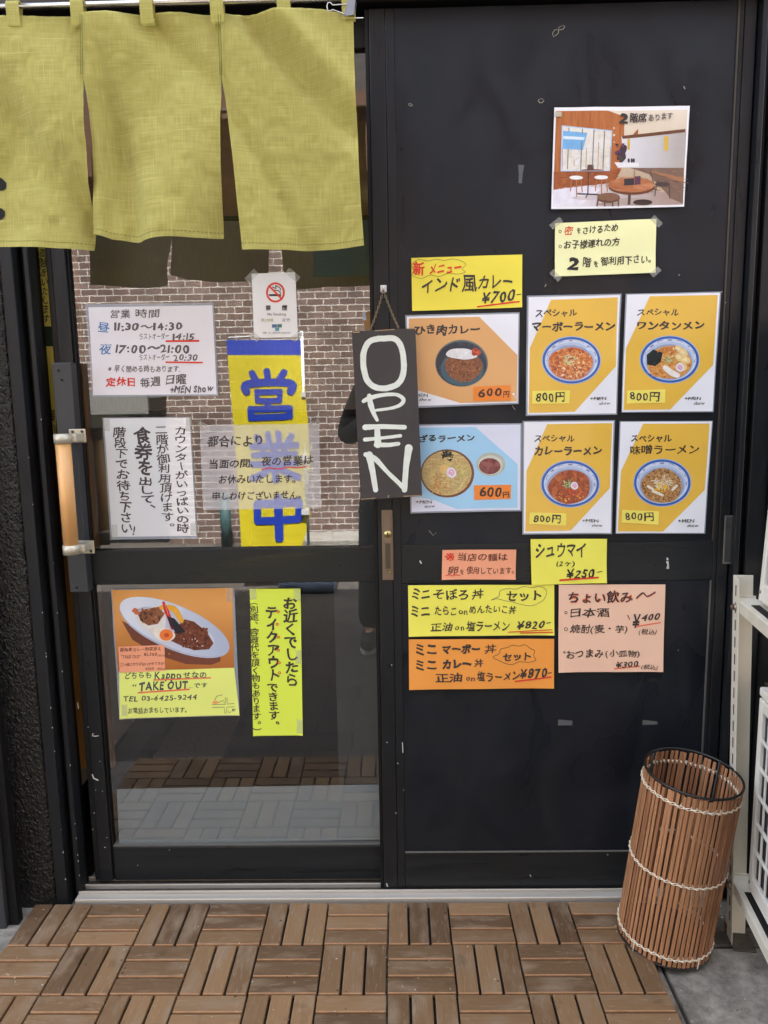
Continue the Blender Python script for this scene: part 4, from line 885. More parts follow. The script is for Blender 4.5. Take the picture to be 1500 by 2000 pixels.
def unit(z, lab, h=.47):
    RM = RMU.copy(); RM[0][2] = .0 if z < .5 else .045; RM.translation = ro+Vector((-.034*(z+(.2 if z < .5 else 0))-RM[0][2]*z, 0, 0))
    t = empty('outdoor_unit', RM @ Vector((.03, -.07, z)), lab, 'air conditioner', 'outdoor air conditioner units on the rack')
    x0, x1, y0, y1 = .030, .31, -.86, -.068
    b = MB(); b.bbox(x0+.012, x1, y0, y1, z+.012, z+h, uc, .006, RM); b.bbox(x0+.002, x1+.01, y0-.01, y1+.008, z+h-.002, z+h+.018, uc, .004, RM); b.build('casing', t)
    b = MB(); b.box(x0+.009, x0+.0118, y0+.03, y1-.022, z+.05, z+h-.03, ud, RM); b.build('fan_opening', t)
    b = MB(); b.bbox(x0, x0+.0115, y0, y0+.03, z+.012, z+h-.004, uc, .003, RM); b.bbox(x0, x0+.0115, y1-.020, y1, z+.012, z+h-.004, uc, .003, RM); b.bbox(x0, x0+.0115, y0+.0302, y1-.0202, z+.012, z+.05, uc, .003, RM); b.bbox(x0, x0+.0115, y0+.0302, y1-.0202, z+h-.03, z+h-.004, uc, .003, RM)
    for i in range(1, 6): zz = z+.05+i*(h-.08)/6; b.bbox(x0+.001, x0+.008, y0+.0302, y1-.0202, zz-.004, zz+.004, uc, .002, RM)
    for i in range(1, 22): yy = y1-.02-i*.035; b.bbox(x0+.0022, x0+.0068, yy-.0024, yy+.0024, z+.0502, z+h-.0302, uc, .001, RM)
    b.build('grille', t)
    b = MB(); q = [RM @ Vector((x, y1-.010, z+.032)) for x in (x0+.0005, x0-.002)]; b.tube(q, .004, zi, 10); b.build('screw', t)
    b = MB()
    for yy in (y1-.09, y0+.09): b.bbox(x0+.012, x1-.02, yy-.02, yy+.02, z, z+.0119, deepm, .002, RM)
    b.build('foot_bar', t)
unit(.1585, 'lower white outdoor unit with barred grille on the rack'); unit(.8325, h=.6, lab='upper white outdoor unit at the right edge above the rack beam')
b = MB(); P = [RM @ Vector((x, y, z)) for x, y, z in ((.06, .02, .0), (.10, .02, .0), (.115, .02, .62), (.085, .02, .62))]; Q = [p+Vector((0, .015, 0)) for p in P]
b.add(P+Q, [(0, 1, 2, 3), (7, 6, 5, 4), (0, 4, 5, 1), (1, 5, 6, 2), (2, 6, 7, 3), (3, 7, 4, 0)], mat('weathered_board', (58, 48, 42), .8, var=((40, 40, 3), .3)))
o = b.build('leaning_board'); tag(o, 'dark weathered board leaning on the wall behind the steel rack post', 'board')

# ---------------------------------------------------------------- hanging OPEN board with hook and chain
OY = .016
ob = empty('open_board', at1(755, 810, OY), 'dark wooden board hand painted OPEN in white hanging by a chain', 'sign')
S = Sign('board', '', '', OY, (640, 540, 3.227), [(152, 350), (158, 345), (545, 325), (553, 332), (595, 1383), (208, 1411)], mat('board_paint', (58, 54, 54), .6, var=((14, 14, 3), .22), bump=(90, .2, .001)), th=.014, parent=ob)
wh = mat('chalk_white', (226, 232, 222), .8, var=(60, .06))
for pts, w, cls in (([(350, 391), (420, 392), (462, 440), (480, 540), (474, 620), (440, 678), (370, 704), (300, 697), (250, 655), (226, 570), (227, 480), (258, 415), (305, 395)], 37, True),
        ([(262, 752), (272, 810), (290, 862), (312, 905)], [28, 36, 28, 20], False), ([(226, 786), (262, 768), (340, 748), (430, 744), (476, 772), (462, 806), (400, 830), (290, 845)], [24, 30, 24, 22, 26, 24, 20, 16], False),
        ([(236, 951), (330, 946), (484, 950)], [36, 30, 30], False), ([(312, 960), (316, 1060)], [36, 44], False), ([(235, 1028), (340, 1018), (458, 1004)], [26, 20, 22], False), ([(305, 1061), (380, 1062), (446, 1054)], [30, 28, 24], False),
        ([(262, 1125), (282, 1225), (302, 1345)], [46, 36, 32], False), ([(240, 1122), (300, 1150), (380, 1236), (486, 1338)], [30, 34, 26, 30], False), ([(511, 1082), (494, 1200), (484, 1345)], [50, 36, 34], False)):
    S.line('lettering', pts, w, wh, closed=cls, jag=.05)
for pts in ([(160, 352), (200, 350)], [(300, 342), (420, 334)], [(500, 330), (548, 329)], [(212, 1404), (300, 1396)], [(380, 1392), (385, 1380)], [(480, 1386), (590, 1380)]):
    S.line('worn_edge', pts, random.uniform(3, 6), mat('bare_wood', (178, 150, 112), .8), jag=.6, sm=False)
S.done()
hk = empty('wall_hook', at1(750, 572, YR), 'small white hook on the door stile holding the OPEN board chain', 'hook')
b = MB(); h0 = at1(749, 566, YR); b.bbox(h0.x-.007, h0.x+.007, YR-.004, YR-.0003, h0.z-.006, h0.z+.010, mat('hook_white', (220, 220, 220), .3), .002); b.build('base', hk)
b = MB(); b.tube([(h0.x, YR-.004, h0.z+.002), (h0.x, YR-.012, h0.z-.002), (h0.x, YR-.016, h0.z-.006), (h0.x, YR-.020, h0.z-.002), (h0.x, YR-.021, h0.z+.003)], .0016, rs, 8); b.build('hook_wire', hk)
b = MB(); cm_ = mat('chain_brass', (150, 132, 104), .35, metal=.85); top = Vector((h0.x, YR-.016, h0.z-.003))
for ex, ey in ((268, 338), (446, 322)):
    end = Vector(at(np.array([[ex, ey]])/3.227+np.array([640, 540]), OY-.007)[0]); n = 17; d = (end-top)
    for i in range(n):
        c = top+d*(i+.5)/n+Vector((0, 0, -.004*math.sin(math.pi*(i+.5)/n))); t = d.normalized(); w = Vector((0, 1, 0)) if i % 2 else Vector((0, 1, 0)).cross(t).normalized()
        b.tube([c+t*.0040*math.cos(k*.785)+w*.0022*math.sin(k*.785) for k in range(8)], .0007, cm_, 5, closed=True)
b.build('chain', ob)
b = MB(); P = at([(707, 610), (722, 607), (729, 645), (713, 646)], YG-.004); b.add(P, [(0, 1, 2, 3)], mat('cardboard', (178, 138, 88), .8)); P = at([(708, 610), (714, 609), (716, 625), (709, 626)], YG-.0046); b.add(P, [(0, 1, 2, 3)], mat('tape_blue', (190, 205, 225), .5))
o = b.build('cardboard_scrap'); tag(o, 'small brown cardboard scrap taped on the glass above the OPEN board', 'scrap')
# ---------------------------------------------------------------- papers, posters and notes
def P(name, rgb, gloss=False, k=1.08):
    n = name+('_laminated' if gloss else ''); rgb = tuple(int(c+(238-c)*.13) for c in rgb)
    if gloss: return mat(n, rgb, .45, spec=.3, k=k, coat=.55, coatbump=(22, .30, .006))
    return mat(n, rgb, .8, spec=.2, k=k, var=(5, .035), bump=(14, .12, .004))
BK, INK, GRY, RED, BLU, BRN = (mat('marker_black', (38, 33, 35), .7), mat('marker_soft_black', (58, 52, 50), .7), mat('marker_grey', (96, 90, 94), .7), mat('marker_red', (222, 58, 44), .7), mat('marker_blue', (74, 130, 190), .7), mat('marker_brown', (112, 62, 48), .7))
BKL = mat('print_black', (36, 30, 34), .45, coat=.5, coatbump=(22, .3, .006)); REDS = mat('marker_salmon', (232, 118, 84), .7)
lam_e = mat('laminate_edge', (188, 200, 216), .25, spec=.6, coat=.6, coatbump=(30, .3, .004), alpha=.55)
tape = clear('clear_tape', .05, .2, haze=.30, hazecol=(.62, .62, .56))
Z5, Z6, Z8, Z1, Z2, Z3, Z4, ZA = (130, 480, 2.8846), (150, 780, 3.0), (780, 480, 3.3333), (780, 800, 3.3333), (1010, 560, 3.409), (780, 1040, 2.7273), (180, 1120, 3.2609), (1000, 0, 3.0)
YP = YR-.0008                                     # papers on the panelled door
YO = YG-.0012                                     # papers taped outside on the glass
YI = YO
def tapes(S, lst, lift=3):
    for cx, cy, w, h, a in lst:
        ca, sa = math.cos(math.radians(a)), math.sin(math.radians(a))
        b = MB(); b.add(S.W([(cx+x*ca-y*sa, cy+x*sa+y*ca) for x, y in ((-w/2, -h/2), (w/2, -h/2), (w/2, h/2), (-w/2, h/2))], S.lift(lift)), [(0, 1, 2, 3)], tape); b.build('tape', S.root)
def cloud(S, pts, w, m, part='speech_cloud'): S.line(part, pts, w, m, closed=True)

# --- food pictures
def C(rgb): return mat('print_%02x%02x%02x' % rgb, rgb, .45, spec=.3, coat=.5, coatbump=(22, .3, .006), var=(70, .09))
def multi(name, cols, scale, kind='noise', detail=8, stretch=None):
    """printed food texture: several colours mottled together"""
    if name in MATS: return MATS[name]
    m = mat(name, cols[0], .45, spec=.3, coat=.5, coatbump=(22, .3, .006)); N, L = m.node_tree.nodes, m.node_tree.links; b = N['Principled BSDF']
    tc = N.new('ShaderNodeTexCoord'); mp = N.new('ShaderNodeMapping'); mp.inputs['Scale'].default_value = stretch or (scale, 1, scale)
    if kind == 'noise': n = N.new('ShaderNodeTexNoise'); n.inputs['Scale'].default_value = 1; n.inputs['Detail'].default_value = detail; n.inputs['Roughness'].default_value = .68; n.inputs['Distortion'].default_value = .8
    else: n = N.new('ShaderNodeTexVoronoi'); n.inputs['Scale'].default_value = 1
    L.new(tc.outputs['Object'], mp.inputs[0]); L.new(mp.outputs[0], n.inputs[0]); cr = N.new('ShaderNodeValToRGB'); e = cr.color_ramp.elements
    while len(e) < len(cols): e.new(.5)
    for i, c in enumerate(cols): e[i].position = .28+.44*i/(len(cols)-1); e[i].color = (*lin(c), 1)
    L.new(n.outputs[0], cr.inputs[0]); L.new(cr.outputs[0], b.inputs[0]); return m
def fade(name, c0, c1, axis, a, z, mott=.12):
    """printed photo tone running from c0 to c1 across the sheet (metres from its middle), with faint mottle"""
    if name in MATS: return MATS[name]
    m = mat(name, c0, .45, spec=.3, coat=.5, coatbump=(22, .3, .006)); N, L = m.node_tree.nodes, m.node_tree.links; b = N['Principled BSDF']
    tc = N.new('ShaderNodeTexCoord'); sp = N.new('ShaderNodeSeparateXYZ'); L.new(tc.outputs['Object'], sp.inputs[0]); n = N.new('ShaderNodeTexNoise'); n.inputs['Scale'].default_value = 45; n.inputs['Detail'].default_value = 7; L.new(tc.outputs['Object'], n.inputs[0])
    mr = N.new('ShaderNodeMapRange'); mr.inputs[1].default_value = a; mr.inputs[2].default_value = z; L.new(sp.outputs[axis], mr.inputs[0])
    ad = N.new('ShaderNodeMath'); ad.operation = 'MULTIPLY_ADD'; ad.inputs[1].default_value = mott*2; L.new(n.outputs[0], ad.inputs[0]); L.new(mr.outputs[0], ad.inputs[2]); sb = N.new('ShaderNodeMath'); sb.operation = 'SUBTRACT'; sb.inputs[1].default_value = mott; sb.use_clamp = True; L.new(ad.outputs[0], sb.inputs[0])
    mx = N.new('ShaderNodeMix'); mx.data_type = 'RGBA'; mx.inputs[6].default_value = (*lin(c0), 1); mx.inputs[7].default_value = (*lin(c1), 1); L.new(sb.outputs[0], mx.inputs[0]); L.new(mx.outputs[2], b.inputs[0]); return m
def scatter(S, part, cx, cy, rx, ry, n, cols, s0, s1, seed, r0=0, r1=1, lv=4, long=1.):
    r = random.Random(seed)
    for i in range(n):
        a = r.uniform(0, 6.283); d = math.sqrt(r.uniform(r0*r0, r1*r1)); s = r.uniform(s0, s1)
        S.ell(part, cx+rx*d*math.cos(a), cy+ry*d*math.sin(a), s*r.uniform(1, long), s*r.uniform(.5, .9), C(r.choice(cols)), lv, r.uniform(0, 3.14), 7, .15, i)
def noodles(S, part, cx, cy, rx, ry, n, cols, w, seed, lv=4, L=.5):
    r = random.Random(seed)
    for i in range(n):
        a = r.uniform(0, 6.283); d = math.sqrt(r.random())*.8; x, y = cx+rx*d*math.cos(a), cy+ry*d*math.sin(a); t = r.uniform(0, 3.14); l = L*r.uniform(.5, 1); k = r.uniform(-.4, .4)
        S.line(part, [(x-rx*l*math.cos(t)*.5, y-ry*l*math.sin(t)*.5), (x+k*ry*l*.4, y-k*rx*l*.3), (x+rx*l*math.cos(t)*.5, y+ry*l*math.sin(t)*.5)], w, C(r.choice(cols)), lv)
def bowl(S, cx, cy, rx, ry, seed):
    S.ell('bowl_picture', cx, cy, rx, ry, C((172, 190, 220)), 2); S.ring('bowl_picture', cx, cy, rx*.965, ry*.965, rx*.075, C((52, 98, 178)), 3)
    S.ell('bowl_picture', cx, cy, rx*.88, ry*.87, C((206, 216, 236)), 3); S.ell('bowl_picture', cx-rx*.01, cy+ry*.05, rx*.82, ry*.80, C((182, 198, 226)), 3.2); S.ell('bowl_picture', cx-rx*.01, cy+ry*.10, rx*.765, ry*.74, C((150, 164, 196)), 3.4)
    r = random.Random(seed)
    for k in range(9):
        a = -math.pi*1.02+k*math.pi*1.04/8 if k < 9 else 0; x, y = cx+rx*.815*math.cos(a), cy+ry*.80*math.sin(a)-2
        m = C((60, 84, 150)); tx, ty = -math.sin(a)*rx*.05, math.cos(a)*ry*.05; nx, ny = math.cos(a)*rx*.035, math.sin(a)*ry*.035
        if k % 2: S.line('bowl_picture', [(x-tx*2, y-ty*2), (x+nx, y+ny), (x+tx*2, y+ty*2)], 3.2, m, 3)
        else:
            S.line('bowl_picture', [(x-tx+nx, y-ty+ny), (x+tx-nx, y+ty-ny)], 3, m, 3); S.line('bowl_picture', [(x-tx-nx, y-ty-ny), (x+tx+nx, y+ty+ny)], 3, m, 3); S.line('bowl_picture', [(x-tx*1.6, y-ty*1.6), (x, y), (x+tx*1.6, y+ty*1.6)], 2.6, m, 3)
    return cx-rx*.02, cy+ry*.13, rx*.72, ry*.70
def naruto(S, x, y, r):
    S.ell('food_picture', x, y, r, r*1.05, C((232, 224, 236)), 6, 0, 14, .04, 2); S.line('food_picture', [(x-r*.45, y+r*.2), (x-r*.2, y-r*.5), (x+r*.45, y-r*.2), (x+r*.25, y+r*.45), (x-r*.15, y+r*.2), (x+r*.1, y-.05*r)], r*.2, C((222, 130, 170)), 7)
def soup_poster(label, lam, paper, poly, t1, b1, t2, name2, b2, bc, tag_, tb, mb, sb, food, hole=None):
    S = Sign('menu_poster', label, 'poster', YP, Z2, lam, lam_e, 'laminated 800 yen noodle posters', th=.0006)
    S.poly('paper', paper, P('poster_white', (226, 228, 240), True)); S.poly('colour_field', poly, P('poster_mustard', (222, 172, 46), True), 1.6)
    S.t(t1, *b1, BKL, .030, part='lettering', rise=0); S.t(name2, *b2, BKL, .02 if '味' in name2 else .045, part='lettering', wob=.03)
    cx, cy, rx, ry = bowl(S, *bc, seed=len(name2)); food(S, cx, cy, rx, ry)
    S.poly('price_tag', tag_, P('tag_yellow', (250, 218, 84)), 3); S.t('800円', *tb, INK, .02, part='price_tag/lettering', lv=4, rise=tb[1]*0)
    S.t('+MEN', *mb, BKL, .014, part='lettering'); S.t('show', *sb, BKL, .008, part='lettering', slant=.3)
    return S.done()
def f_mabo(S, cx, cy, rx, ry):
    S.ell('food_picture', cx, cy, rx, ry, multi('print_mapo', [(120, 52, 30), (186, 92, 46), (206, 112, 54), (232, 176, 116), (240, 214, 170)], 130), 3.6, 0, 30, .03, 3); scatter(S, 'food_picture', cx, cy, rx, ry, 110, [(200, 104, 48), (160, 72, 40), (214, 128, 62), (150, 84, 66)], 5, 13, 1, 0, .93)
    scatter(S, 'food_picture', cx+10, cy+25, rx*.75, ry*.6, 46, [(232, 196, 140), (226, 170, 96), (240, 214, 170)], 4, 10, 2); scatter(S, 'food_picture', cx, cy+ry*.6, rx*.8, ry*.3, 40, [(190, 150, 150), (150, 90, 70)], 3, 6, 5)
    noodles(S, 'food_picture', cx-6, cy-ry*.18, rx*.36, ry*.42, 26, [(226, 214, 178), (206, 206, 150), (188, 196, 130)], 5, 3, 5)
def f_wan(S, cx, cy, rx, ry):
    S.ell('food_picture', cx, cy, rx, ry, multi('print_wonton', [(150, 84, 40), (206, 136, 66), (226, 170, 96), (240, 210, 150)], 120), 3.6, 0, 30, .03, 4); scatter(S, 'food_picture', cx, cy, rx, ry, 70, [(214, 150, 84), (190, 110, 50), (228, 178, 110)], 5, 12, 8, 0, .95)
    S.poly('food_picture', [(862, 455), (905, 418), (968, 440), (955, 500), (920, 528), (866, 518)], C((34, 40, 42)), 5); scatter(S, 'food_picture', 905, 475, 42, 40, 26, [(50, 58, 56), (24, 30, 34)], 3, 7, 3, lv=6)
    for i in range(6): S.line('food_picture', [(935+i*15, 432-i*5), (985+i*12, 408-i*2), (1030+i*6, 430)], 11, C(((196, 120, 66), (214, 140, 80))[i % 2]), 5)
    for x, y in ((1070, 415), (1105, 440), (1080, 470), (1120, 490), (1100, 530)): S.ell('food_picture', x, y, 34, 24, C((236, 206, 140)), 5, .4, 12, .12, x); S.ell('food_picture', x-5, y-3, 18, 11, C((244, 226, 176)), 6, .4, 10, .12, x)
    noodles(S, 'food_picture', 1000, 480, 50, 34, 20, [(150, 170, 110), (206, 214, 160)], 5, 4, 6); noodles(S, 'food_picture', 930, 560, 70, 45, 26, [(222, 160, 84), (196, 120, 54)], 5, 5, 5)
    S.line('food_picture', [(985, 540), (1030, 575), (1065, 590)], [34, 40, 34], C((236, 230, 226)), 7); naruto(S, 1082, 538, 28)
def f_curry(S, cx, cy, rx, ry):
    S.ell('food_picture', cx, cy, rx, ry, multi('print_curry_soup', [(96, 40, 26), (146, 66, 36), (180, 88, 42), (206, 120, 60)], 95), 3.6, 0, 30, .03, 5); scatter(S, 'food_picture', cx, cy, rx, ry, 90, [(150, 66, 36), (188, 100, 52), (176, 88, 40), (140, 60, 38)], 6, 18, 11, 0, .93)
    scatter(S, 'food_picture', cx, cy+ry*.55, rx*.7, ry*.3, 30, [(222, 150, 70), (198, 70, 44), (230, 180, 96)], 3, 8, 4); scatter(S, 'food_picture', cx+40, cy+36, 45, 26, 9, [(206, 76, 48), (216, 100, 60)], 6, 13, 12)
    noodles(S, 'food_picture', cx-12, cy-ry*.2, rx*.28, ry*.34, 30, [(150, 178, 120), (196, 208, 160), (120, 150, 90)], 5, 7, 5); naruto(S, cx+33, cy-8, 25)
def f_miso(S, cx, cy, rx, ry):
    S.ell('food_picture', cx, cy, rx, ry, multi('print_miso', [(84, 58, 40), (160, 112, 66), (198, 150, 94), (222, 190, 142)], 170), 3.6, 0, 30, .03, 6); scatter(S, 'food_picture', cx, cy, rx, ry, 130, [(198, 150, 96), (160, 110, 66), (208, 168, 116), (120, 84, 54)], 4, 9, 21, 0, .97)
    scatter(S, 'food_picture', cx, cy, rx, ry, 40, [(110, 76, 50), (92, 64, 44)], 3, 7, 22, .75, .98); noodles(S, 'food_picture', cx+8, cy-ry*.2, rx*.55, ry*.5, 46, [(226, 210, 176), (208, 184, 140), (236, 226, 200)], 5, 9, 5)
    scatter(S, 'food_picture', cx-5, cy+ry*.12, rx*.32, ry*.3, 34, [(238, 184, 60), (246, 204, 96)], 5, 8, 23, lv=6)
    for a, c in ((( 905, 1362), (968, 1388)), ((870, 1328), (905, 1350)), ((1035, 1352), (1062, 1325))): S.line('food_picture', [a, c], 17, C((232, 224, 206)), 7, sm=False)
soup_poster('laminated mustard poster of orange mapo noodles, upper left of the four 800 yen bowls', [(65, 60), (693, 47), (662, 852), (55, 860)], [(76, 70), (684, 56), (655, 843), (66, 852)], [(225, 88), (668, 72), (655, 530), (383, 832), (75, 840), (85, 408)], 'スペシャル', (120, 150, 397, 205), None, 'マーボーラーメン', (98, 235, 655, 300), (360, 490, 198, 160), [(100, 693), (352, 690), (348, 778), (98, 780)], (122, 700, 315, 770), (485, 732, 592, 755), (545, 765, 620, 787), f_mabo)
soup_poster('laminated mustard poster of wonton noodles with black seaweed and a pink swirl', [(720, 48), (1355, 33), (1303, 835), (690, 838)], [(730, 54), (1347, 41), (1297, 828), (694, 833)], [(882, 64), (1332, 56), (1302, 522), (1018, 817), (706, 820), (725, 410)], 'スペシャル', (795, 145, 1075, 195), None, 'ワンタンメン', (795, 228, 1245, 290), (1015, 485, 200, 160), [(730, 690), (985, 683), (983, 772), (727, 778)], (748, 700, 950, 765), (1113, 732, 1223, 755), (1175, 765, 1250, 788), f_wan)
soup_poster('laminated mustard poster of red brown curry noodles, lower left of the four 800 yen bowls', [(35, 893), (650, 888), (627, 1645), (32, 1648)], [(46, 901), (641, 896), (619, 1637), (42, 1640)], [(200, 915), (632, 908), (615, 1340), (355, 1622), (53, 1628), (62, 1225)], 'スペシャル', (112, 985, 382, 1035), None, 'カレーラーメン', (112, 1060, 565, 1125), (352, 1312, 198, 158), [(82, 1500), (327, 1508), (323, 1590), (77, 1578)], (107, 1515, 290, 1575), (432, 1545, 540, 1568), (495, 1578, 567, 1598), f_curry)
soup_poster('laminated mustard poster of tan miso noodles topped with corn and bean sprouts', [(680, 895), (1300, 892), (1247, 1643), (650, 1643)], [(688, 900), (1294, 897), (1240, 1637), (656, 1637)], [(838, 912), (1278, 910), (1247, 1352), (970, 1628), (667, 1628), (690, 1225)], 'スペシャル', (755, 985, 1028, 1035), None, '味噌ラーメン', (750, 1050, 1210, 1120), (965, 1305, 195, 160), [(697, 1483), (945, 1495), (940, 1585), (693, 1570)], (718, 1500, 910, 1562), (1068, 1545, 1177, 1570), (1128, 1578, 1205, 1600), f_miso)

# minced curry poster
S = Sign('menu_poster', 'laminated tan poster of minced meat curry with rice in a dark bowl', 'poster', YP, Z8, [(38, 452), (783, 433), (775, 1030), (60, 1058)], lam_e, 'laminated 600 yen posters', th=.0006)
S.poly('paper', [(48, 462), (775, 443), (767, 1020), (66, 1046)], P('poster_white', (226, 228, 240), True)); S.poly('colour_field', [(62, 475), (520, 463), (768, 712), (762, 1014), (400, 1024), (110, 938), (60, 930)], P('poster_tan', (212, 152, 86), True), 1.6)
S.t('ひき肉カレー', 98, 512, 525, 590, BKL, .042, rise=-6)
S.ell('bowl_picture', 405, 765, 172, 153, C((96, 112, 110)), 2); S.ell('bowl_picture', 403, 768, 165, 146, multi('print_darkbowl', [(22, 30, 42), (38, 48, 64), (64, 78, 96)], 22, detail=3), 3); S.ell('bowl_picture', 410, 800, 140, 112, C((58, 92, 104)), 3.4)
S.ell('food_picture', 418, 790, 116, 98, multi('print_keema', [(70, 40, 28), (120, 70, 42), (148, 92, 58), (180, 130, 100)], 210), 4, 0, 28, .05, 3); scatter(S, 'food_picture', 418, 800, 110, 84, 80, [(140, 84, 48), (104, 60, 40), (158, 100, 64), (124, 80, 70)], 5, 12, 31, lv=5)
S.ell('food_picture', 405, 705, 96, 38, C((226, 226, 228)), 6, .06, 22, .06, 8); scatter(S, 'food_picture', 405, 703, 82, 26, 40, [(240, 240, 240), (208, 210, 216)], 3, 6, 32, lv=7)
S.ell('food_picture', 498, 692, 27, 30, C((186, 74, 50)), 7, 0, 12, .16, 4); scatter(S, 'food_picture', 498, 692, 22, 24, 14, [(206, 96, 64), (150, 54, 40)], 4, 8, 33, lv=8)
S.poly('price_tag', [(480, 918), (722, 908), (726, 1005), (482, 1010)], P('tag_orange', (242, 124, 40)), 3); S.t('600', 512, 925, 665, 988, INK, .024, part='price_tag/lettering', lv=4); S.t('円', 675, 945, 715, 990, INK, .02, part='price_tag/lettering', lv=4)
S.t('+MEN', 82, 962, 186, 985, BKL, .014); S.t('show', 128, 990, 210, 1012, BKL, .008, slant=.3); S.done()
# cold noodle poster
S = Sign('menu_poster', 'laminated pale blue poster of cold dipping noodles on a bamboo tray', 'poster', YP, Z1, [(60, 96), (797, 88), (793, 660), (72, 674)], lam_e, 'laminated 600 yen posters', th=.0006)
S.poly('paper', [(70, 105), (788, 97), (784, 651), (80, 664)], P('poster_lilac', (206, 212, 232), True)); S.poly('colour_field', [(85, 118), (495, 113), (768, 355), (768, 638), (370, 646), (230, 590), (88, 560)], P('poster_blue', (142, 196, 230), True), 1.6)
S.t('ざるラーメン', 128, 163, 490, 216, BKL, .042, rise=-4)
S.ell('bowl_picture', 312, 415, 175, 157, C((116, 66, 46)), 2); S.ell('bowl_picture', 308, 413, 162, 145, multi('print_noodle', [(150, 112, 64), (196, 164, 104), (216, 196, 130), (236, 220, 170)], 90, stretch=(60, 1, 240)), 3)
for i in range(34): x = 160+i*9; h = 140*math.sqrt(max(0, 1-((x-308)/160)**2)); S.line('bowl_picture', [(x, 413-h*.98), (x, 413+h*.98)], 2.2, C((164, 132, 84)), 3.4, sm=False)
noodles(S, 'food_picture', 360, 430, 100, 110, 60, [(216, 202, 128), (190, 184, 110), (226, 214, 160)], 5, 41, 4); noodles(S, 'food_picture', 270, 480, 90, 80, 40, [(206, 156, 84), (222, 190, 120), (190, 130, 70)], 5, 42, 4.5)
scatter(S, 'food_picture', 312, 302, 40, 34, 30, [(52, 54, 46), (84, 80, 56), (30, 32, 32)], 4, 9, 43, lv=5, long=2.5); S.ell('food_picture', 290, 385, 24, 36, C((228, 190, 120)), 5, .3, 14, .1, 3); naruto(S, 338, 410, 33)
S.ell('bowl_picture', 595, 355, 94, 76, C((178, 184, 170)), 2); S.ell('bowl_picture', 592, 362, 80, 64, C((206, 206, 192)), 3); S.ell('food_picture', 588, 368, 70, 52, multi('print_dip', [(90, 40, 44), (124, 62, 62), (158, 100, 96)], 50, detail=3), 4); S.ell('food_picture', 570, 355, 34, 20, C((146, 84, 78)), 5, .2, 14, .2, 3)
S.poly('price_tag', [(485, 493), (727, 488), (724, 580), (487, 588)], P('tag_orange', (242, 124, 40)), 3); S.t('600', 522, 502, 665, 570, INK, .024, part='price_tag/lettering', lv=4); S.t('円', 672, 532, 715, 575, INK, .02, part='price_tag/lettering', lv=4)
S.t('+MEN', 105, 590, 212, 612, BKL, .014); S.t('show', 162, 620, 232, 640, BKL, .008, slant=.3); S.done()

# upstairs seating photograph
S = Sign('photo_poster', 'white bordered photo print of an upstairs dining room high on the black door', 'poster', YP, ZA, [(247, 632), (1040, 622), (1005, 1213), (227, 1228)], P('photo_white', (228, 230, 238), True), th=.0006)
pp = lambda pts, c, lv: S.poly('picture', pts, C(c), lv)
pq = lambda pts, m, lv: S.poly('picture', pts, m, lv)
pq([(258, 652), (1026, 646), (998, 1200), (238, 1212)], fade('print_ceiling', (190, 168, 142), (226, 214, 196), 2, .06, .2), 1)
pq([(258, 652), (560, 650), (658, 684), (650, 980), (560, 1020), (245, 1020)], multi('print_woodwall', [(136, 74, 38), (168, 98, 52), (184, 112, 62), (150, 84, 44)], 40, stretch=(140, 1, 9)), 1.5)
for i in range(5): x = 300+i*70; S.line('picture', [(x, 655), (x-8, 1015)], 2.5, C((146, 82, 42)), 1.7, sm=False)
pq([(240, 1112), (560, 1068), (1000, 1150), (998, 1200), (238, 1212)], fade('print_floor', (232, 230, 238), (168, 146, 136), 0, -.12, .10), 1.5); pp([(240, 1112), (420, 1085), (520, 1110), (400, 1205), (238, 1212)], (228, 226, 236), 1.8)
pq([(243, 1010), (640, 990), (600, 1068), (330, 1102), (241, 1115)], multi('print_woodlow', [(120, 62, 34), (156, 86, 48), (172, 102, 62)], 40, stretch=(60, 1, 20)), 1.8)
pq([(640, 800), (1020, 772), (1008, 985), (650, 985)], fade('print_whitewall', (222, 224, 230), (176, 170, 166), 0, -.01, .13), 2); pp([(690, 985), (1005, 985), (999, 1195), (930, 1165), (800, 1020)], (124, 98, 84), 2); pp([(800, 1000), (1003, 1040), (1001, 1080), (820, 1010)], (164, 116, 84), 2.3)
pp([(640, 798), (1015, 757), (1013, 776), (648, 816)], (104, 66, 46), 3); pp([(705, 793), (738, 755), (738, 790)], (150, 90, 52), 3.2)
pp([(292, 738), (585, 768), (572, 1002), (284, 1005)], (206, 222, 238), 2); pq([(300, 745), (578, 774), (566, 994), (293, 998)], multi('print_outside', [(236, 238, 244), (226, 222, 212), (206, 198, 184)], 40), 2.3); pp([(298, 768), (440, 780), (415, 880), (294, 874)], (120, 178, 226), 2.6); pp([(299, 798), (425, 806), (420, 822), (297, 816)], (216, 230, 240), 2.8)
for a, c in (((333, 752), (324, 990)), ((411, 758), (402, 992)), ((479, 764), (470, 990)), ((541, 770), (532, 990))): S.line('picture', [a, c], 5, C((116, 120, 130)), 3, sm=False)
pp([(598, 952), (742, 957), (740, 977), (620, 985)], (230, 230, 232), 3); S.ell('picture', 645, 900, 28, 44, C((66, 48, 64)), 3, 0, 18, .2, 5); pp([(675, 815), (690, 815), (688, 880), (675, 880)], (210, 172, 64), 3.2); pp([(890, 800), (915, 798), (912, 885), (890, 885)], (212, 176, 70), 3.2)
for x in (635, 682, 700, 712): S.ell('picture', x, 942, 7, 14, C((70, 60, 66)), 3.4, 0, 8)
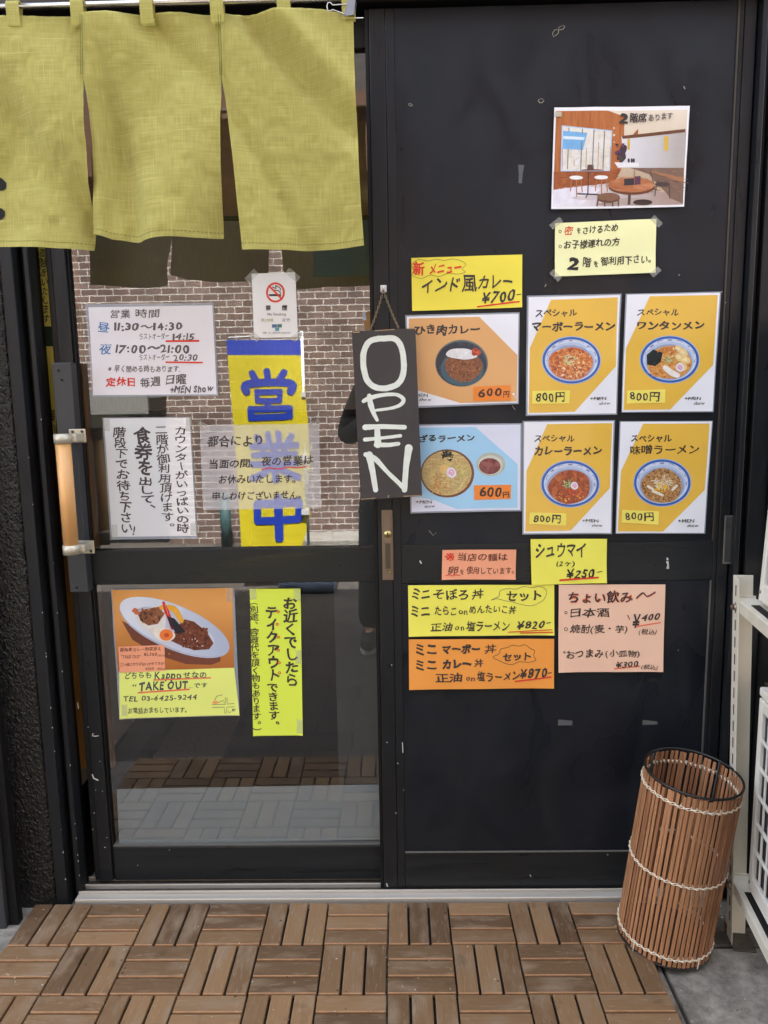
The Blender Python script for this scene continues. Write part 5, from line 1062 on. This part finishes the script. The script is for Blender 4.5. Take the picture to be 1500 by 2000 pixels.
S.ell('picture', 470, 1000, 72, 9, C((128, 78, 50)), 3); S.line('picture', [(448, 1005), (444, 1135)], 7, C((70, 60, 62)), 3, sm=False); S.line('picture', [(385, 1136), (508, 1140)], 8, C((66, 56, 58)), 3, sm=False); S.line('picture', [(444, 1135), (432, 1160)], 6, C((66, 56, 58)), 3, sm=False); pp([(442, 965), (478, 965), (480, 998), (438, 998)], (96, 70, 62), 3.3)
for cx, cy in ((375, 1042), (522, 1040)):
    S.ell('picture', cx, cy, 40, 12, C((238, 236, 236)), 4)
    for dx, h in ((-28, 78), (2, 110), (30, 82)): S.line('picture', [(cx+dx, cy+8), (cx+dx*1.2, cy+h)], 6, C((176, 116, 70)), 3.6, sm=False)
S.ell('picture', 700, 1096, 136, 46, C((108, 62, 44)), 3.5); S.ell('picture', 698, 1084, 136, 44, multi('print_table', [(140, 78, 48), (176, 108, 70), (206, 150, 112)], 24, stretch=(16, 1, 60)), 4); pp([(680, 1128), (697, 1128), (693, 1200), (676, 1200)], (84, 60, 54), 3.4)
pp([(655, 1050), (715, 1045), (715, 1085), (655, 1088)], (54, 50, 56), 5); pp([(718, 1035), (752, 1032), (752, 1080), (718, 1085)], (92, 56, 76), 5); S.line('picture', [(716, 1000), (714, 1050)], 4, C((120, 110, 110)), 5, sm=False)
S.ell('picture', 880, 1080, 44, 13, C((76, 64, 62)), 4); S.line('picture', [(918, 1085), (922, 1165)], 5, C((80, 70, 68)), 4, sm=False); S.line('picture', [(845, 1085), (835, 1150)], 5, C((80, 70, 68)), 4, sm=False); S.line('picture', [(810, 1000), (828, 1080)], 4, C((90, 80, 78)), 4, sm=False)
S.ell('picture', 566, 1160, 66, 28, C((92, 62, 48)), 5); S.ell('picture', 565, 1154, 66, 24, C((126, 88, 66)), 5.2)
for x0, x1 in ((505, 498), (545, 543), (588, 590), (622, 624)): S.line('picture', [(x0, 1170), (x1, 1205)], 9, C((110, 76, 58)), 5, sm=False)
S.ell('picture', 765, 1186, 56, 17, C((62, 44, 44)), 5)
S.ell('picture', 700, 1180, 120, 20, C((176, 160, 154)), 2.6); S.ell('picture', 560, 1196, 60, 10, C((170, 150, 144)), 2.6); S.ell('picture', 440, 1160, 90, 12, C((206, 196, 200)), 2.6)
rr = random.Random(77)
for i in range(70): x, y = rr.uniform(255, 640), rr.uniform(1015, 1095); S.line('picture', [(x, y), (x+rr.uniform(10, 40), y-rr.uniform(0, 5))], rr.uniform(1, 2.4), C(rr.choice(((134, 72, 40), (176, 106, 64), (120, 62, 36)))), 2.2, sm=False)
for i in range(40): x, y = rr.uniform(720, 990), rr.uniform(1000, 1130); S.line('picture', [(x, y), (x+rr.uniform(14, 50), y+rr.uniform(2, 14))], rr.uniform(1.5, 4), C(rr.choice(((112, 86, 72), (150, 120, 100), (96, 74, 64)))), 2.5, sm=False)
for i in range(36): x, y = rr.uniform(300, 560), rr.uniform(890, 985); S.line('picture', [(x, y), (x+rr.uniform(8, 30), y-rr.uniform(0, 6))], rr.uniform(1, 2.5), C(rr.choice(((206, 196, 178), (222, 216, 206), (190, 180, 168)))), 2.5, sm=False)
for i in range(12): S.ell('picture', 640+rr.uniform(-30, 30), 895+rr.uniform(-50, 50), rr.uniform(5, 12), rr.uniform(5, 14), C(rr.choice(((84, 56, 86), (52, 44, 52), (104, 70, 96), (60, 72, 56)))), 3.2, 0, 8, .2, i)
S.line('picture', [(292, 738), (585, 768), (572, 1002), (284, 1005), (292, 738)], 4, C((182, 200, 222)), 3, sm=False)
S.t('2', 626, 664, 680, 727, BKL, .05, lv=8); S.t('階席', 690, 662, 792, 722, BKL, .022, lv=8, rise=-4); S.t('あります', 800, 668, 942, 714, BKL, .012, lv=8, rise=-10)
pp([(252, 655), (290, 655), (290, 684), (252, 686)], (188, 180, 160), 7); S.done()

# pale yellow crowd notice
S = Sign('paper_notice', 'pale yellow handwritten notice taped under the dining room photo', 'notice', YP, ZA, [(252, 1308), (845, 1283), (838, 1598), (248, 1622)], P('pale_yellow', (236, 236, 172)), th=.0008)
S.ring('lettering', 281, 1357, 9, 10, 3.5, BK); S.t('密', 305, 1325, 358, 1380, mat('marker_vermilion', (214, 92, 60)), .012, rise=-2); S.t('を', 380, 1335, 402, 1368, BK, .02); S.t('さけるため', 415, 1325, 620, 1375, BK, .022, rise=-16)
S.ring('lettering', 281, 1445, 9, 10, 3.5, BK); S.t('お子様連れの方', 303, 1410, 630, 1466, BK, .02, rise=-20)
S.t('2', 320, 1508, 392, 1585, BK, .05); S.t('階', 412, 1506, 465, 1568, BK, .018); S.t('を', 478, 1530, 503, 1566, BK, .02); S.t('御利用下さい。', 518, 1503, 812, 1562, BK, .016, rise=-16)
tapes(S, [(258, 1308, 78, 34, -38), (846, 1298, 70, 36, 44), (252, 1617, 70, 34, 44), (838, 1595, 62, 32, -42)]); S.done()
# new menu
S = Sign('paper_notice', 'bright yellow new menu note priced 700 yen above the tan curry poster', 'notice', YP, Z8, [(78, 80), (800, 57), (797, 402), (83, 426)], P('note_yellow', (244, 218, 62)), 'coloured menu notes on the black door', th=.0008)
cloud(S, [(90, 110), (130, 90), (185, 100), (240, 88), (290, 96), (345, 86), (395, 96), (432, 120), (410, 150), (428, 172), (380, 185), (320, 180), (260, 200), (200, 192), (150, 212), (105, 205), (84, 190), (92, 160), (82, 135)], 2.4, INK)
S.t('新', 88, 102, 165, 196, RED, .03); S.t('メニュー', 195, 122, 405, 190, RED, .025, rise=-18, slant=.15); S.t('インド', 145, 215, 395, 312, INK, .02, rise=-12, slant=.15); S.t('風', 405, 190, 505, 305, INK, .016); S.t('カレー', 510, 196, 735, 285, INK, .018, rise=-8, slant=.15)
S.t('¥700', 538, 304, 755, 392, INK, .028, rise=-30, slant=.25); S.line('lettering', [(765, 320), (788, 316)], 6, INK, sm=False); S.line('underline', [(510, 398), (640, 380), (778, 365)], 10, RED, jag=.2); S.done()
# egg note, dumpling note
S = Sign('paper_notice', 'small salmon pink allergy note with a red squiggle on the middle rail', 'notice', YP, Z1, [(280, 913), (760, 910), (755, 1105), (275, 1105)], P('note_salmon', (250, 152, 112)), 'coloured menu notes on the black door', th=.0008)
S.t('※', 298, 932, 358, 985, RED, .012); S.t('当店の麺は', 380, 932, 705, 988, BRN, .016); S.t('卵', 315, 1020, 386, 1075, BRN, .014); S.t('を', 395, 1040, 418, 1074, BRN, .012); S.t('使用しています。', 437, 1018, 744, 1072, BRN, .01)
S.line('underline', [(300, 1080), (325, 1074), (345, 1082), (365, 1075), (395, 1079)], 5, RED); S.done()
S = Sign('paper_notice', 'yellow dumpling note priced 250 yen overlapping the middle rail', 'notice', YP-.0012, Z1, [(853, 842), (1350, 840), (1348, 1127), (860, 1140)], P('note_lemon', (240, 230, 76)), 'coloured menu notes on the black door', th=.0008)
S.t('シュウマイ', 885, 872, 1215, 968, INK, .026, rise=-6, slant=.15); S.t('(2ヶ)', 1020, 985, 1142, 1026, BK, .02); S.t('¥250', 1088, 1034, 1270, 1098, BK, .026, slant=.2); S.line('lettering', [(1288, 1058), (1318, 1052)], 5, BK, sm=False); S.line('underline', [(1045, 1110), (1292, 1092)], 12, RED, sm=False, jag=.2); S.done()
# rice bowl sets
S = Sign('paper_notice', 'lemon yellow rice bowl set note priced 820 yen below the salmon note', 'notice', YP, Z3, [(46, 280), (825, 277), (824, 546), (50, 552)], P('note_lemon', (240, 230, 76)), 'coloured menu notes on the black door', th=.0008)
S.t('ミニ', 65, 295, 162, 356, INK, .022); S.t('そぼろ', 180, 298, 368, 358, INK, .02); S.t('丼', 385, 298, 448, 358, INK, .014); S.t('ミニ', 62, 388, 162, 450, INK, .022); S.t('たらこ', 188, 390, 302, 440, INK, .02); S.t('on', 315, 412, 362, 438, INK, .012); S.t('めんたいこ丼', 372, 385, 622, 434, INK, .018)
S.t('正油', 165, 478, 285, 526, INK, .02); S.t('on', 296, 498, 345, 522, INK, .014); S.t('塩ラーメン', 355, 470, 588, 526, INK, .02); S.t('¥820', 625, 470, 775, 518, INK, .03, rise=-4, slant=.2); S.line('lettering', [(785, 482), (804, 478)], 5, INK, sm=False)
S.line('underline', [(580, 530), (812, 516)], 5, RED, sm=False); S.line('underline', [(645, 535), (815, 529)], 6, RED, sm=False)
cloud(S, [(488, 360), (530, 338), (535, 312), (570, 298), (620, 300), (660, 286), (710, 292), (745, 286), (782, 305), (778, 340), (755, 366), (700, 388), (640, 380), (600, 368), (560, 362), (520, 352)], 2.2, GRY); S.t('セット', 570, 310, 756, 366, INK, .028, rise=-4); S.done()
S = Sign('paper_notice', 'orange rice bowl set note priced 870 yen under the lemon set note', 'notice', YP, Z3, [(50, 568), (824, 565), (822, 828), (52, 835)], P('note_orange', (255, 146, 50)), 'coloured menu notes on the black door', th=.0008)
S.t('ミニ', 88, 592, 198, 655, INK, .03); S.t('マーボー', 228, 594, 430, 648, INK, .055); S.t('丼', 452, 592, 516, 646, INK, .012); S.t('ミニ', 88, 678, 198, 735, INK, .03); S.t('カレー', 228, 675, 384, 728, INK, .055); S.t('丼', 398, 672, 448, 716, INK, .014)
S.t('正油', 192, 745, 336, 798, INK, .022); S.t('on', 355, 766, 402, 791, INK, .016); S.t('塩ラーメン', 412, 738, 642, 795, INK, .024, rise=-6); S.t('¥870', 642, 725, 788, 785, INK, .03, rise=-8, slant=.2); S.line('lettering', [(792, 748), (808, 745)], 5, INK, sm=False); S.line('underline', [(618, 793), (806, 768)], 8, RED, sm=False)
cloud(S, [(498, 662), (530, 645), (540, 620), (575, 612), (600, 600), (640, 605), (670, 598), (698, 618), (720, 628), (715, 655), (725, 678), (690, 690), (640, 688), (600, 702), (560, 695), (530, 680)], 2.4, INK); S.t('セット', 552, 638, 702, 684, INK, .045); S.done()
# drinks
S = Sign('paper_notice', 'large peach drinks note priced 400 and 300 yen, right of the set notes', 'notice', YP, Z3, [(848, 277), (1415, 275), (1402, 740), (845, 742)], P('note_peach', (255, 190, 162)), 'coloured menu notes on the black door', th=.0008)
S.t('ちょい飲み', 902, 313, 1244, 381, REDS, .028, rise=-4); S.t('ちょい飲み', 898, 310, 1240, 378, INK, .022, rise=-4, lv=3); S.line('lettering', [(1262, 348), (1295, 320), (1318, 338), (1360, 316)], 7, INK); S.line('lettering', [(1264, 352), (1297, 325), (1320, 343), (1361, 321)], 4, REDS, lv=1.5)
for y, r in ((425, 8), (514, 10), (636, 6)): S.ring('lettering', 886 if r > 6 else 877, y, r, r, 3.6, INK)
S.t('日本酒', 910, 402, 1118, 452, INK, .018); S.t('¥', 1240, 432, 1285, 508, INK, .026, slant=.3); S.t('400', 1288, 432, 1388, 472, INK, .03, slant=.25, rise=-6); S.line('lettering', [(1215, 440), (1226, 462)], 5, INK, sm=False); S.line('underline', [(1262, 500), (1388, 479)], 7, REDS, sm=False)
S.t('焼酎(麦・芋)', 905, 488, 1214, 542, INK, .016); S.t('(税込)', 1275, 512, 1370, 548, INK, .012, slant=.2); S.t('おつまみ', 888, 622, 1086, 672, INK, .02, rise=-4); S.t('(小皿物)', 1096, 622, 1280, 668, INK, .014); S.t('¥300', 1152, 682, 1272, 720, INK, .03, slant=.2); S.line('underline', [(1145, 724), (1278, 711)], 7, REDS, sm=False); S.t('(税込)', 1287, 700, 1374, 734, INK, .014, slant=.2); S.done()

# opening hours
S = Sign('paper_notice', 'white laminated opening hours notice on the upper glass, left of the no smoking sign', 'notice', YO, Z5, [(105, 330), (830, 322), (858, 845), (148, 850)], lam_e, th=.0006)
S.poly('paper', [(124, 347), (822, 336), (848, 836), (154, 842)], P('hours_white', (222, 222, 232), True))
S.t('営業', 250, 358, 360, 412, GRY, .012); S.t('時間', 390, 356, 526, 408, GRY, .012); S.t('昼', 176, 430, 245, 490, BLU, .014); S.t('11:30〜14:30', 270, 430, 655, 482, GRY, .035); S.t('ラストオーダー', 410, 494, 578, 532, GRY, .008, rise=-3); S.t('14:15', 598, 492, 722, 533, GRY, .022)
S.line('underline', [(563, 538), (744, 536)], 11, RED, sm=False); S.t('夜', 185, 552, 256, 614, BLU, .014); S.t('17:00〜21:00', 276, 556, 692, 610, GRY, .035); S.t('ラストオーダー', 410, 612, 580, 650, GRY, .008, rise=-3); S.t('20:30', 602, 610, 738, 650, GRY, .022); S.line('underline', [(562, 656), (765, 658)], 9, RED, sm=False)
S.t('※早く閉める時もあります.', 236, 672, 640, 714, GRY, .012); S.t('定休日', 222, 738, 386, 796, RED, .03); S.t('毎週', 415, 740, 530, 800, GRY, .014, rise=-4); S.t('日曜', 560, 726, 676, 784, GRY, .016, rise=-4); S.t('+MEN Show', 585, 788, 832, 838, GRY, .035, rise=-12, slant=.2); S.done()
# no smoking sign
S = Sign('no_smoking_sign', 'white no smoking sign with a red barred ring taped on the upper glass', 'sign', YO, Z5, [(1042, 158), (1288, 150), (1305, 515), (1058, 520)], P('sign_white', (236, 236, 238)), th=.0008)
sr = mat('sign_red', (226, 72, 54), .6); S.ring('emblem', 1177, 263, 53, 57, 11, sr, 2); S.line('emblem', [(1150, 240), (1206, 292)], 1, sr, 2, sm=False)
S.line('emblem', [(1145, 278), (1200, 278)], 11, BK, 2, sm=False); S.line('emblem', [(1206, 272), (1206, 284)], 4, BK, 2, sm=False); S.line('emblem', [(1160, 232), (1180, 240), (1178, 225), (1200, 236), (1206, 250)], 5, BK, 2); S.line('emblem', [(1172, 250), (1195, 254), (1206, 266)], 5, BK, 2); S.line('emblem', [(1141, 226), (1213, 300)], 10, sr, 3, sm=False)
S.t('禁', 1122, 335, 1151, 365, BK, .03, neat=True); S.t('煙', 1213, 334, 1244, 365, BK, .03, neat=True); S.t('No Smoking', 1133, 378, 1236, 398, INK, .004, neat=True); ol = mat('print_olive', (150, 152, 96)); S.t('禁止吸烟', 1097, 410, 1165, 428, ol, .004, neat=True); S.t('금연', 1215, 409, 1257, 426, GRY, .004, neat=True)
for x, y, c in ((1160, 442, (72, 108, 150)), (1173, 458, (60, 110, 108)), (1188, 442, (78, 150, 130)), (1176, 462, (74, 150, 160))): pass
S.poly('emblem', [(1158, 443), (1185, 443), (1185, 462), (1158, 462)], C((74, 110, 150)), 2); S.poly('emblem', [(1187, 442), (1213, 441), (1214, 460), (1187, 461)], C((70, 128, 112)), 2); S.poly('emblem', [(1176, 463), (1198, 462), (1198, 479), (1176, 480)], C((72, 150, 170)), 2.5)
S.t('「禁煙」とは、加熱式たばこも含まれます。', 1106, 485, 1266, 496, INK, .0, neat=True)
tapes(S, [(1042, 170, 78, 36, -45), (1276, 165, 84, 36, 42), (1062, 512, 60, 34, 40), (1300, 508, 66, 36, -42)]); S.done()
# notices behind the glass
sheen = dict(spec=.5, k=1.1, coat=1.)
thin1 = mat('glossy_sheet', (226, 230, 234), .5, alpha=.90, **sheen); thin2 = mat('thin_glossy_sheet', (226, 228, 232), .5, alpha=.42, **sheen)
for m_ in (thin1, thin2): b_ = m_.node_tree.nodes['Principled BSDF']; b_.inputs['Coat IOR'].default_value = 1.9; b_.inputs['Coat Roughness'].default_value = 0
BKI = mat('brush_ink', (70, 62, 64), .7)
S = Sign('paper_notice', 'white notice with four vertical handwritten columns on the glass left of the banner', 'notice', YI, Z6, [(150, 108), (665, 103), (708, 815), (198, 822)], lam_e, th=.0006, warp=0)
S.poly('paper', [(158, 112), (660, 108), (700, 800), (206, 806)], thin1)
S.t('カウンターがいっぱいの時', 578, 158, 652, 780, BKI, .016, v=True, rise=14); S.t('二階が御利用頂けます。', 482, 150, 556, 772, BKI, .014, v=True, rise=48); S.t('食券を', 348, 165, 446, 445, BKI, .03, v=True, rise=24); S.t('出して、', 372, 455, 456, 660, BKI, .022, v=True, rise=24); S.t('階段下でお待ち下さい', 236, 160, 312, 785, BKI, .02, v=True, rise=50); S.t('!', 326, 742, 342, 796, BKI, .03)
tapes(S, [(175, 150, 34, 70, 0), (655, 150, 34, 80, 0), (685, 760, 40, 70, 0), (220, 770, 34, 70, 0)], 2.6); S.done()
S = Sign('paper_notice', 'wide white notice about evening closing on the glass in front of the banner reflection', 'notice', YI, Z6, [(720, 152), (1418, 142), (1432, 638), (740, 648)], thin2, th=.0006, warp=0)
S.t('都合により', 762, 212, 1088, 284, BKI, .02, rise=-4); S.t('当面の間、夜の営業は', 776, 350, 1386, 415, BKI, .018, rise=-30); S.t('お休みいたします。', 830, 442, 1282, 498, BKI, .016, rise=-4); S.t('申しわけございません。', 795, 540, 1312, 594, BKI, .018, rise=-6)
S.line('underline', [(1085, 412), (1130, 402), (1180, 408), (1240, 398), (1290, 402), (1342, 394)], 6, RED); tapes(S, [(735, 150, 50, 30, 20), (1400, 140, 60, 30, -35)], 2.6); S.done()

# take-out poster on the lower glass
S = Sign('curry_poster', 'take-out poster of an oval curry plate over a lime green note on the lower glass', 'poster', YO, Z4, [(120, 100), (905, 88), (942, 902), (176, 928)], lam_e, th=.0006)
S.poly('picture', [(126, 105), (893, 91), (906, 598), (165, 622)], fade('print_table_tan', (176, 104, 48), (222, 158, 84), 2, .13, .30, .06)); AN = math.radians(23)
S.poly('picture', [(190, 300), (260, 420), (420, 520), (600, 575), (760, 580), (815, 560), (822, 520), (500, 440)], C((116, 66, 50)), 1.4)
S.ell('plate_picture', 525, 342, 376, 140, C((178, 188, 208)), 1.8, AN, 48); S.ell('plate_picture', 523, 336, 370, 132, fade('print_plate', (222, 228, 240), (176, 188, 212), 0, -.12, .12, .05), 2.2, AN, 48); S.ell('plate_picture', 530, 345, 270, 92, fade('print_plate_well', (168, 178, 202), (204, 210, 226), 0, -.10, .10, .05), 2.5, AN, 40)
S.poly('food_picture', [(270, 262), (330, 225), (420, 205), (470, 240), (470, 330), (450, 400), (380, 380), (310, 330)], C((222, 218, 214)), 3)
S.poly('food_picture', [(500, 425), (540, 340), (590, 290), (650, 305), (730, 370), (774, 445), (745, 482), (650, 488), (560, 455)], multi('print_curry_sauce', [(56, 26, 20), (98, 50, 36), (122, 68, 50), (176, 130, 112)], 110), 3.2); scatter(S, 'food_picture', 645, 400, 100, 80, 60, [(112, 58, 40), (84, 40, 30), (126, 72, 52)], 6, 14, 51, lv=3.6); scatter(S, 'food_picture', 650, 430, 90, 40, 12, [(206, 186, 180)], 2, 6, 52, lv=4)
S.poly('food_picture', [(290, 250), (340, 225), (430, 210), (460, 260), (420, 320), (360, 330), (310, 300)], multi('print_pork', [(64, 34, 24), (112, 66, 42), (150, 96, 64), (206, 170, 140)], 90), 3.6); scatter(S, 'food_picture', 375, 268, 70, 45, 26, [(128, 78, 50), (84, 48, 34), (150, 92, 56)], 8, 18, 53, lv=3.9, long=2)
S.line('food_picture', [(440, 215), (520, 225), (570, 300)], [26, 40, 30], C((232, 168, 52)), 4); S.line('food_picture', [(455, 185), (475, 240), (495, 290), (510, 350)], [16, 30, 26, 14], C((196, 50, 44)), 4.4); S.line('food_picture', [(465, 195), (485, 260)], 6, C((232, 120, 100)), 4.6, sm=False)
S.poly('food_picture', [(478, 270), (525, 285), (598, 372), (540, 382), (498, 330)], C((36, 32, 44)), 4.8); S.ell('food_picture', 280, 240, 26, 18, C((196, 104, 66)), 4, .3, 12, .2, 2)
S.ell('food_picture', 462, 388, 66, 44, C((236, 226, 212)), 5, .2, 24, .04, 3); S.ell('food_picture', 474, 390, 43, 37, C((236, 128, 60)), 5.4); S.ell('food_picture', 476, 391, 16, 14, C((206, 78, 40)), 5.6)
S.poly('price_tag', [(168, 465), (462, 453), (467, 618), (175, 632)], P('note_salmon', (250, 152, 112)), 6)
pl = 'price_tag/lettering'; S.t('豚角煮カレー野菜添え', 178, 472, 440, 500, BRN, .012, part=pl, lv=7, rise=-8); S.t('"TAKE OUT"', 185, 516, 312, 543, BRN, .002, part=pl, lv=7); S.t('¥1.300', 330, 503, 414, 527, BRN, .012, part=pl, lv=7, rise=-3); S.t('(税込)', 416, 514, 463, 530, BRN, .004, part=pl, lv=7); S.t('ご一緒にサラダはいかがですか?', 182, 568, 462, 592, BRN, .01, part=pl, lv=7, rise=-8); S.t('¥350', 340, 596, 394, 614, BRN, .012, part=pl, lv=7); S.t('(税込)', 412, 598, 464, 614, BRN, .004, part=pl, lv=7)
S.poly('lime_note', [(172, 624), (906, 598), (940, 899), (178, 924)], P('note_lime', (224, 248, 112)), 1.4); ln_ = 'lime_note/lettering'; MG = mat('marker_slate', (72, 84, 78), .7)
S.t('どちらも', 210, 628, 378, 672, MG, .022, part=ln_, rise=-4); S.t('Kappo', 398, 624, 570, 688, MG, .03, part=ln_, slant=.15); S.t('せなの', 582, 622, 730, 666, MG, .026, part=ln_); S.line('lime_note/underline', [(395, 677), (755, 662)], 9, REDS, sm=False); S.t('“', 258, 702, 285, 718, MG, .01, part=ln_); S.t('TAKE OUT', 302, 688, 612, 750, MG, .045, part=ln_, rise=-10); S.t('”', 616, 722, 640, 738, MG, .01, part=ln_); S.t('です', 650, 694, 736, 727, MG, .024, part=ln_); S.line('lime_note/underline', [(297, 757), (618, 737)], 10, REDS, sm=False)
S.t('TEL 03-6425-9244', 200, 778, 668, 818, MG, .022, part=ln_, rise=-10, slant=.12); S.t('お電話おまちしています。', 230, 852, 602, 896, MG, .016, part=ln_, rise=-6)
for pts in ([(764, 834), (850, 832), (850, 788)], [(860, 790), (862, 830), (905, 826)], [(766, 852), (842, 850), (846, 890)], [(858, 888), (858, 850), (908, 846)], [(782, 806), (795, 780), (830, 770)], [(800, 822), (840, 806), (842, 826)]): S.line(ln_, pts, 3, MG, sm=False)
S.ell('lime_note/map_mark', 785, 820, 18, 11, C((244, 170, 110)), 2.5); S.ring(ln_, 876, 876, 9, 9, 2.5, MG); S.t('駅', 890, 858, 914, 876, MG, .01, part=ln_)
tapes(S, [(872, 135, 34, 90, 0), (206, 870, 36, 70, 0)], 5); S.done()
# neon take-out strip
S = Sign('paper_notice', 'tall neon yellow strip of vertical handwriting on the lower glass', 'notice', YO, Z4, [(1003, 97), (1327, 95), (1343, 1028), (1027, 1032)], P('note_neon', (214, 250, 62)), th=.0008)
S.t('お近くでしたら', 1224, 148, 1312, 718, INK, .03, v=True, rise=14); S.t('テイクアウト', 1112, 205, 1192, 688, INK, .038, v=True, rise=20); S.t('できます。', 1120, 695, 1192, 990, INK, .026, v=True, rise=14); S.t('（別途、容器代を頂く物もあります。）', 1012, 155, 1068, 1030, INK, .012, v=True, rise=24)
for x, y in ((1185, 243), (1178, 323), (1186, 404), (1186, 487), (1191, 568), (1193, 632)): S.ring('red_dot', x, y, 10, 9, 5, RED, 3)
tapes(S, [(1025, 130, 40, 72, 0), (1305, 132, 40, 76, 0), (1314, 530, 36, 88, 0), (1322, 970, 38, 88, 0)], 3); S.done()
# yellow strip just inside the gap at the jamb
zs = (0, 440, 3.03); S = Sign('paper_notice', 'narrow yellow vertical notice hanging inside the gap beside the left jamb', 'notice', .119, zs, [(185, 90), (330, 90), (330, 1330), (280, 1330)], P('strip_yellow', (236, 222, 92)), warp=0, th=.0008)
S.poly('colour_field', [(215, 598), (330, 598), (330, 716), (222, 716)], C((44, 62, 48)), 1); S.t('お声がけ下さい、', 214, 145, 252, 510, INK, .01, v=True, rise=30); S.t('両替をいたします', 246, 140, 286, 580, INK, .01, v=True, rise=20); S.t('願い', 292, 1090, 330, 1240, INK, .016, v=True, rise=10); S.done()
